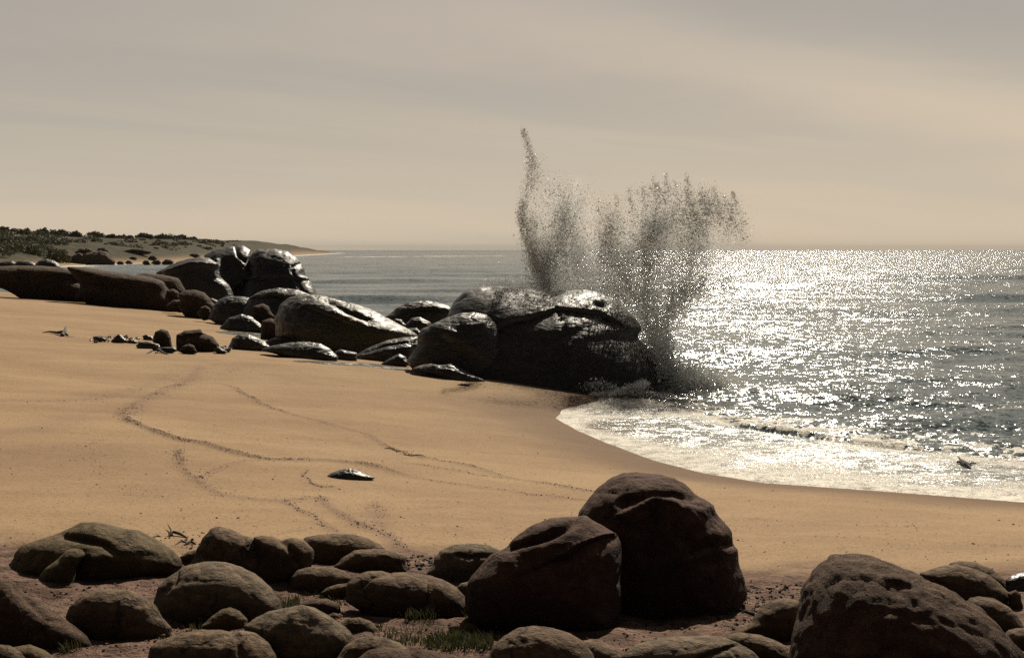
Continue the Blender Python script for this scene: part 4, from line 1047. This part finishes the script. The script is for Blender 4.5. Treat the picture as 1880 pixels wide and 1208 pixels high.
def stick(name, label, sets, mat='wood', cat='driftwood', group=None):
    """sets: list of (pixels on the ground, lift list, radius list)"""
    root = None
    bm = bmesh.new()
    loc = None
    for pts, lift, rr in sets:
        gx, gy = ground_hit([p[0] for p in pts], [p[1] for p in pts])
        gz = np.maximum(height(gx, gy), 0) + np.array(lift) + np.array(rr) * 0.5
        if loc is None: loc = (float(gx[0]), float(gy[0]), float(gz[0]))
        V, Fc = tube(np.column_stack([gx, gy, gz]), rr)
        vs = [bm.verts.new(tuple(np.array(v) - np.array(loc))) for v in V]
        for f in Fc:
            ff = list(dict.fromkeys(f))
            try: bm.faces.new([vs[i] for i in ff])
            except ValueError: pass
    me = bpy.data.meshes.new(name); bm.normal_update(); bm.to_mesh(me); bm.free()
    me.materials.append(M[mat])
    o = bpy.data.objects.new(name, me); COL.objects.link(o); o.location = loc
    return tag(o, label, cat, group)

stick('driftwood', "grey driftwood branch lying on the upper left sand", [([(78, 611), (90, 611), (104, 613), (116, 615), (124, 617)], [0, 0.03, 0.05, 0.10, 0.05], [0.015, 0.03, 0.05, 0.09, 0.04]),
      ([(114, 617), (119, 614), (121, 611)], [0, 0.10, 0.22], [0.09, 0.07, 0.03]), ([(122, 618), (132, 618), (138, 617)], [0, 0, 0], [0.03, 0.015, 0.008])])
stick('driftwood', "dark broken twigs on sand just below the round stone row", [([(270, 649), (280, 646), (290, 647), (300, 649), (309, 651)], [0, 0.05, 0.08, 0.02, 0], [0.02, 0.04, 0.05, 0.03, 0.015]), ([(286, 649), (292, 645), (300, 644)], [0, 0.05, 0.1], [0.03, 0.03, 0.01])])
stick('driftwood', "ragged dark driftwood scrap behind the sprawling olive boulder", [([(308, 985), (318, 982), (330, 984), (345, 988)], [0, 0.03, 0.02, 0], [0.008, 0.018, 0.02, 0.006]), ([(316, 984), (313, 976), (308, 972)], [0, 0.03, 0.05], [0.016, 0.010, 0.004])])
stick('driftwood', "tiny dark twig left of the ragged driftwood scrap", [([(280, 986), (290, 983), (296, 985)], [0, 0.0, 0], [0.008, 0.01, 0.004])])
stick('driftwood', "short dark stick just above the low half-hidden rock", [([(338, 1001), (350, 998), (360, 999)], [0, 0.02, 0], [0.01, 0.02, 0.008])])
stick('driftwood', "short dark stick under the ragged driftwood scrap", [([(322, 1000), (332, 994), (344, 996)], [0, 0.01, 0], [0.006, 0.012, 0.006])])
stick('driftwood', "dark driftwood lump stranded in the thin wash at right", [([(1757, 850), (1766, 853), (1774, 858), (1782, 862)], [0.02, 0.05, 0.05, 0.01], [0.02, 0.05, 0.055, 0.02]), ([(1766, 853), (1762, 849), (1758, 846)], [0.03, 0.09, 0.1], [0.03, 0.02, 0.01]), ([(1774, 858), (1784, 853), (1792, 851)], [0.03, 0.03, 0.01], [0.03, 0.02, 0.01])])
stick('pipe', "straight dark pole lying between the huge dome and the plain boulder", [([(1330, 1130), (1355, 1132), (1385, 1136)], [0.0, 0.0, 0.0], [0.018, 0.018, 0.018])], mat='pipe', cat='pole')
stick('driftwood', "thin bent twig on the swash line right of the lone stone", [([(706, 822), (718, 824), (730, 829), (745, 830)], [0, 0.01, 0.01, 0], [0.006, 0.01, 0.01, 0.005]), ([(728, 828), (729, 831)], [0, 0.01], [0.009, 0.004]) ])
stick('driftwood', "second thin twig, just right of the bent one", [([(740, 835), (755, 838), (770, 838), (778, 837)], [0, 0.005, 0.01, 0], [0.006, 0.009, 0.009, 0.004])])

# ------------------------------------------------------------------ grass
def grass():
    V = []; Fc = []
    tufts = [((500, 548), (1100, 1120), 90, 0.10), ((448, 470), (1120, 1142), 60, 0.12), ((745, 800), (1128, 1150), 110, 0.11), ((800, 850), (1172, 1188), 80, 0.09),
             ((780, 905), (1180, 1206), 260, 0.09), ((112, 150), (1175, 1200), 70, 0.09), ((345, 380), (1140, 1158), 50, 0.06), ((435, 455), (1140, 1155), 30, 0.06),
             ((680, 700), (1150, 1165), 25, 0.05), ((600, 640), (1085, 1110), 45, 0.05), ((1395, 1440), (1190, 1206), 40, 0.06), ((700, 780), (1160, 1200), 90, 0.06), ((850, 862), (1105, 1140), 35, 0.09), ((548, 600), (1088, 1100), 20, 0.05)]
    for xr, yr, n, hgt in tufts:
        px = rng.uniform(*xr, n); py = rng.uniform(*yr, n)
        gx, gy = ground_hit(px, py)
        gz = height(gx, gy)
        for x, y, zz in zip(gx, gy, gz):
            for _ in range(3):
                a = rng.uniform(0, 6.28); h = hgt * rng.uniform(0.4, 1.2); b = rng.uniform(0.2, 0.9) * h
                dx, dy = math.cos(a), math.sin(a); wd = 0.004
                ox, oy = rng.normal(0, 0.015, 2)
                i = len(V)
                V += [(x + ox - dy * wd, y + oy + dx * wd, zz - 0.01), (x + ox + dy * wd, y + oy - dx * wd, zz - 0.01),
                      (x + ox + dx * b * 0.4 + dy * wd * .7, y + oy + dy * b * 0.4 - dx * wd * .7, zz + h * 0.6), (x + ox + dx * b * 0.4 - dy * wd * .7, y + oy + dy * b * 0.4 + dx * wd * .7, zz + h * 0.6),
                      (x + ox + dx * b, y + oy + dy * b, zz + h)]
                Fc += [(i, i + 1, i + 2), (i, i + 2, i + 3), (i + 3, i + 2, i + 4)]
    tag(link_mesh("grass", V, Fc, M['grass']), "short green grass tufts growing between the near boulders", "grass", kind='stuff')
grass()

# ------------------------------------------------------------------ scrub on the far dunes
def leaf_clump(cx, cy, cz, rx, ry, rz, n, leaf):
    u = rng.normal(size=(n, 3)); u /= np.linalg.norm(u, axis=1, keepdims=True)
    u[:, 2] = np.abs(u[:, 2]) * 1.0 - 0.1
    rr = rng.uniform(0.55, 1.0, n) ** 0.6
    lob = 1 + 0.28 * vnoise(u * 2.6 + cx, 17)
    c = np.array([cx, cy, cz]) + u * (rr * lob)[:, None] * np.array([rx, ry, rz])
    tri = np.array([(-1, -0.5, 0), (1, -0.4, 0), (0, 0.9, 0.2)])
    v = np.einsum('nij,kj->nki', rand_rot(n), tri) * (leaf * rng.uniform(0.5, 1.3, n))[:, None, None] + c[:, None, :]
    return v.reshape(-1, 3), np.arange(3 * n).reshape(-1, 3)

def ridge_at(px, ymin=330, ymax=1500):
    """the highest skyline ground point along the sight line's bearing"""
    rx, _ = ray(px, 458)
    ys = np.geomspace(ymin, ymax, 160)
    h = height(float(rx) * ys, ys, fine=False)
    k = int(np.argmax((h - CAMZ) / ys))
    return float(rx) * ys[k], ys[k], h[k]

def target_bush(px, top, wpx, label, mat='leafdark', dist=None):
    if dist is None: x, y, h = ridge_at(px)
    else:
        rx, _ = ray(px, 458); x, y = float(rx) * dist, dist; h = float(height(np.array([x]), np.array([y]), fine=False)[0])
    _, rz = ray(px, top)
    ztop = CAMZ + float(rz) * y
    hh = max(ztop - h + 0.5, 1.2)
    w_ = wpx / 2 / F * y
    V, Fc = [], []; c = 0
    for k in range(5):
        ox = rng.uniform(-0.55, 0.55) * w_; s = rng.uniform(0.45, 0.75)
        v, f = leaf_clump(x + ox, y + rng.uniform(-1, 1) * w_ * 0.4, h - 0.4, w_ * s, w_ * s * 0.8, (hh + 0.2) * rng.uniform(0.7, 1.0), 260, 0.42 * y / 500)
        V.append(v); Fc.append(f + c); c += len(v)
    o = link_mesh("shrub", np.concatenate(V), np.concatenate(Fc), M[mat], smooth=False, loc=(x, y, h))
    tag(o, label, "shrub", "scrub bushes on the distant dunes")

for a in [(6, 416, 34, "bush on the dune crest at the left edge, leftmost on the skyline"),
          (38, 417, 44, "wide skyline bush second from the left on the dune crest"),
          (76, 419, 34, "rounded skyline bush third from the left on the dune crest"),
          (106, 419, 46, "broad domed skyline bush fourth from the left"),
          (136, 424, 26, "small skyline bush just right of the broad domed one"),
          (176, 425, 40, "skyline bush above the far rocky outcrop"),
          (205, 430, 20, "small low skyline bush right of the outcrop's bush"),
          (222, 431, 22, "little round bush alone at the dip of the crest"),
          (265, 428, 34, "tallest bush on the middle dune crest"),
          (300, 430, 36, "flat wide bush right of the tallest middle one"),
          (330, 430, 30, "bush on the middle crest before the slope falls"),
          (355, 435, 26, "last leafy bush at the crest's right end"),
          (240, 433, 22, "small bush left of the tallest middle one")]:
    target_bush(*a)
for a in [(20, 440, 70, "big green bush on the dune slope at the left edge", 'leaf', 400), (62, 446, 60, "big green bush right of the left edge bush on the slope", 'leaf', 395),
          (96, 450, 50, "green bush at the right end of the slope thicket", 'leaf', 392), (0, 428, 50, "green bush high on the slope at the left edge", 'leaf', 430)]:
    target_bush(*a[:4], mat=a[4], dist=a[5])

def thicket():
    V, Fc = [], []; c = 0
    n = 0
    while n < 900:
        y = math.exp(rng.uniform(math.log(365), math.log(1250 if n % 2 else 540))); px = rng.uniform(-40, 440)
        x = float(ray(px, 458)[0]) * y
        s = float(shore_s(np.array([x]), np.array([y]))[0])
        if s < 16: n += 1; continue
        if vnoise(np.array([[x * 0.02, y * 0.012, 0]]), 91)[0] < -0.35 and px > 110: n += 1; continue
        h = float(height(np.array([x]), np.array([y]), fine=False)[0])
        r = rng.uniform(0.7, 1.0) * rng.choice([0.9, 1.5, 2.4, 3.6]) * (1.3 if px < 110 else 1)
        v, f = leaf_clump(x, y, h - 0.3, r * 1.3, r * 1.3, r * 0.8, 120, 0.40 * y / 500 + 0.1)
        V.append(v); Fc.append(f + c); c += len(v); n += 1
    tag(link_mesh("scrub", np.concatenate(V), np.concatenate(Fc), M['leafdark'], smooth=False), "low scrub covering the distant dunes", "scrub", kind='stuff')
thicket()

# ------------------------------------------------------------------ puddles
def sheet(name, label, pts, lift=0.012):
    p = densify(pts + [pts[0]], 60)[:-1]
    gx, gy = ground_hit([a[0] for a in p], [a[1] for a in p])
    cx, cy = gx.mean(), gy.mean()
    V = []; n = len(gx); Fc = []
    for k in (1.0, 0.66, 0.33):
        xs, ys = cx + (gx - cx) * k, cy + (gy - cy) * k
        V.append(np.column_stack([xs, ys, height(xs, ys, fine=False) + (0.004 if k == 1 else lift + 0.01)]))
    V = np.concatenate(V + [np.array([[cx, cy, float(height(np.array([cx]), np.array([cy]), fine=False)[0]) + lift + 0.01]])])
    for r in range(2):
        for k in range(n):
            a, b = r * n + k, r * n + (k + 1) % n
            Fc += [(a, b, b + n), (a, b + n, a + n)]
    for k in range(n): Fc.append((2 * n + k, 2 * n + (k + 1) % n, 3 * n))
    Z = np.zeros(len(V))
    o = link_mesh(name, V, Fc, M['sea'], attrs={'foam': Z + 0.45, 'calm': Z + 0.9, 'film': Z + 0.1, 'shallow': Z + 0.6})
    tag(o, label, kind='structure')
sheet("puddle", "thin strip of wash in front of the low slabs", [(530, 661), (600, 663), (690, 668), (745, 676), (770, 682), (700, 676), (620, 671), (560, 668)])
sheet("puddle", "shallow pool behind the lone glistening boulder", [(395, 609), (430, 607), (480, 604), (500, 612), (480, 622), (450, 616), (420, 616)])

# ------------------------------------------------------------------ wave splash
SPY = 46.2           # distance of the burst, just behind the largest boulder
root = bpy.data.objects.new("wave_splash", None); COL.objects.link(root)
ROOTL = (4.9, 46.2, 0.0)
root.location = ROOTL
tag(root, "tall burst of sea spray behind the largest black boulder", "splash")

def to_world(px, py, Y):
    rx, rz = ray(px, py)
    return np.stack([rx * Y, Y, CAMZ + rz * Y], -1)

def stroke(pts, sig0, sig1, n):
    p = np.array(pts, float); L = np.concatenate([[0], np.cumsum(np.hypot(*np.diff(p, axis=0).T))])
    t = rng.uniform(0, 1, n)
    s = sig0 + (sig1 - sig0) * t
    x = np.interp(t * L[-1], L, p[:, 0]) + rng.normal(0, 1, n) * s
    y = np.interp(t * L[-1], L, p[:, 1]) + rng.normal(0, 1, n) * s * 0.9
    return x, y
def fill(poly, n, soft=8):
    p = np.array(poly, float)
    x = rng.uniform(p[:, 0].min(), p[:, 0].max(), n * 4); y = rng.uniform(p[:, 1].min(), p[:, 1].max(), n * 4)
    m = inside(x, y, poly); x, y = x[m][:n], y[m][:n]
    return x + rng.normal(0, soft, len(x)), y + rng.normal(0, soft, len(y))

def spray(name, parts, mat, depth=0.9, Y=SPY, fil=0.6, rm=0.0085, sg=0.55, rmax=0.045, sd=0, maxz=None):
    xs, ys = zip(*parts)
    px = np.concatenate(xs); py = np.concatenate(ys)
    Yd = Y + rng.normal(0, depth * 0.5, len(px))
    w_ = to_world(px, py, Yd)
    # filaments and clots: keep where the ridged noise is high
    nz = fbm(w_ * np.array([1.7, 1.2, 0.75]), 3, 200 + sd, ridged=True)
    nz3 = fbm(w_ * np.array([0.7, 0.7, 0.35]), 2, 230 + sd)
    nz2 = fbm(w_ * np.array([4.4, 3.5, 2.6]), 3, 210 + sd, ridged=True)
    keep = (0.7 * nz + 0.75 * nz2 + 0.5 * nz3 + rng.normal(0, 0.15, len(px))) > (fil - 0.38)
    w_ = w_[keep]
    w_ = w_[w_[:, 2] > -0.05]
    r = np.clip(rng.lognormal(math.log(rm), sg, len(w_)), 0.004, rmax)
    bits(name, w_, r, mat, 'tet', stretch=rng.uniform(0.8, 2.4, len(w_)), parent=root)
    return len(w_)

K = 2.6
def N(n): return int(n * K)
a = spray("plume", [stroke([(1005, 540), (985, 490), (968, 440), (957, 395), (962, 370)], 7, 5, N(5200)),
                stroke([(1010, 540), (1010, 480), (1030, 415), (1042, 370)], 14, 15, N(6000)),
                stroke([(1000, 540), (990, 480), (985, 440), (975, 400)], 14, 12, N(5000)),
                stroke([(1060, 540), (1055, 480), (1050, 430), (1040, 380)], 16, 16, N(3200)),
                stroke([(962, 372), (972, 330), (978, 300), (968, 262), (960, 238)], 7, 3, N(1500)),
                stroke([(975, 345), (985, 315), (978, 290)], 9, 9, N(700)),
                fill([(960, 380), (1000, 350), (1050, 370), (1080, 470), (1085, 545), (985, 545)], N(3500), 10)], 'drop', sd=1, Y=49.5)
b = spray("plume", [stroke([(1212, 700), (1200, 610), (1186, 500), (1188, 440), (1205, 400)], 12, 12, N(9000)),
                stroke([(1200, 640), (1176, 560), (1140, 480), (1118, 420), (1115, 380)], 14, 14, N(7500)),
                stroke([(1208, 640), (1227, 560), (1262, 530), (1310, 520), (1330, 522)], 14, 10, N(6500)),
                stroke([(1188, 470), (1220, 410), (1270, 385), (1320, 385), (1350, 410), (1352, 440)], 20, 13, N(6500)),
                stroke([(1240, 560), (1260, 480), (1285, 420), (1300, 360)], 22, 14, N(5200)),
                fill([(1108, 385), (1150, 352), (1230, 335), (1300, 350), (1355, 385), (1362, 440), (1305, 465), (1310, 520), (1235, 590), (1200, 700), (1185, 600), (1110, 545), (1100, 450)], N(11500), 7),
                fill([(1090, 545), (1095, 440), (1130, 400), (1160, 450), (1165, 560)], N(4200), 8)] +
               [stroke([(x0 + rng.uniform(-4, 14), 395), (x0 + 4, (y1 + 395) / 2), (x0, y1 + rng.uniform(-3, 9))], rng.uniform(5, 9), 2.0, N(rng.uniform(120, 420))) for x0, y1 in [(1130, 350), (1155, 342), (1198, 318), (1206, 330), (1222, 312), (1240, 335), (1260, 315), (1262, 330), (1285, 345), (1310, 345), (1330, 355), (1345, 352), (1180, 345)]], 'drop', sd=2)
g = spray("spray_curtain", [fill([(975, 470), (1000, 430), (1050, 420), (1090, 470), (1110, 545), (985, 545)], N(9000), 12),
                 stroke([(1010, 540), (1000, 500), (985, 450)], 16, 14, N(4000)), stroke([(870, 535), (905, 522), (940, 522), (1000, 525)], 7, 12, N(1500))], 'foamdrop', fil=0.25, rm=0.0075, sd=8, depth=1.2, Y=49.5)
g = spray("spray_curtain", [                 fill([(1100, 450), (1180, 400), (1290, 400), (1310, 470), (1290, 540), (1240, 600), (1200, 660), (1165, 570), (1105, 545)], N(19000), 12)], 'foamdrop', fil=0.3, rm=0.0075, sd=8, depth=1.6)
c = spray("spray_curtain", [fill([(1040, 545), (1050, 440), (1095, 400), (1125, 450), (1130, 545)], N(3600), 12), fill([(870, 532), (900, 518), (930, 520), (985, 500), (1000, 535)], N(900), 6),
                 stroke([(1000, 345), (1040, 360), (1085, 380)], 18, 20, N(1200))], 'foamdrop', fil=0.3, rm=0.008, sd=3)
d = spray("splash_foot", [fill([(1196, 726), (1206, 684), (1235, 668), (1285, 676), (1330, 695), (1340, 738), (1250, 740), (1200, 738)], N(12500), 8),
                 stroke([(1222, 700), (1218, 660), (1212, 620)], 11, 11, N(4000))], 'foamdrop', Y=44.2, depth=1.3, fil=0.15, rm=0.014, sd=4)
e = spray("foam_crest", [stroke([(1085, 724), (1140, 722), (1190, 722), (1240, 735)], 2.2, 4, N(1900)), stroke([(1130, 722), (1155, 714), (1185, 705)], 3, 5, N(1500)),
                 fill([(1060, 712), (1100, 700), (1130, 708), (1150, 720)], N(260), 5), stroke([(1290, 735), (1345, 735), (1360, 742)], 4, 4, N(900))], 'foamdrop', Y=41.8, depth=0.7, fil=0.2, rm=0.013, sd=5)

# fine mist hanging in the burst
def mat_mist(name, dens, centre):
    m, t, out = new_mat(name)
    P = t.node('ShaderNodeTexCoord').outputs['Object']
    ln = t.node('ShaderNodeVectorMath', operation='LENGTH'); t.put(ln.inputs[0], P)
    fall = t.ramp(ln.outputs['Value'], 0.0, 0.95, 1, 0)
    W = t.node('ShaderNodeNewGeometry').outputs['Position']
    n = t.noise(t.mapping(W, scale=(1, 1, 0.6)), 0.8, 5, 0.65, 0.8)
    dn = t.math('MULTIPLY', t.math('MULTIPLY', fall, t.ramp(n, 0.46, 0.64, 0.0, 1.0)), dens)
    v = t.node('ShaderNodeVolumePrincipled')
    v.inputs['Color'].default_value = (0.93, 0.93, 0.93, 1)
    v.inputs['Anisotropy'].default_value = 0.5
    t.put(v.inputs['Density'], dn)
    t.l.new(v.outputs[0], out.inputs['Volume'])
    return m
def mist(px, py, wx, hz_, dy, dens, Y=SPY, parent=root):
    c = to_world(np.array([px]), np.array([py]), np.array([Y]))[0]
    v, f = ico(3)
    o = link_mesh("mist", v, f, mat_mist("mist", dens, c))
    o.location = tuple(c - np.array(ROOTL)); o.scale = (wx / F * Y, dy, hz_ / F * Y); o.parent = parent
mist(1040, 430, 90, 130, 1.3, 1.9, Y=49.5)
mist(1225, 460, 140, 150, 1.3, 1.9)
mist(1210, 610, 55, 110, 1.0, 0.8)
mist(1265, 705, 95, 48, 1.2, 2.6, Y=44.2)
mist(1085, 490, 70, 75, 1.4, 2.2, Y=51.5)
mist(1150, 470, 60, 90, 1.2, 1.6, Y=51.5)
print("spray counts", a, b, c, d, e)

# ------------------------------------------------------------------ haze
hz = bpy.data.meshes.new("haze")
bm = bmesh.new(); bmesh.ops.create_cube(bm, size=1.0); bm.to_mesh(hz); bm.free()
ho = bpy.data.objects.new("haze", hz); COL.objects.link(ho)
ho.scale = (14600, 14600, 27); ho.location = (0, 0, 27 / 2 - 3.5)
hm, t, out = new_mat("haze_air")
pv = t.node('ShaderNodeVolumePrincipled')
pv.inputs['Color'].default_value = (0.80, 0.77, 0.72, 1)
pv.inputs['Density'].default_value = 0.00006
pv.inputs['Anisotropy'].default_value = -0.3
t.l.new(pv.outputs[0], out.inputs['Volume'])
hz.materials.append(hm)
tag(ho, kind='stuff')
print("tris", sum(len(o.data.polygons) for o in bpy.data.objects if o.type == 'MESH'))
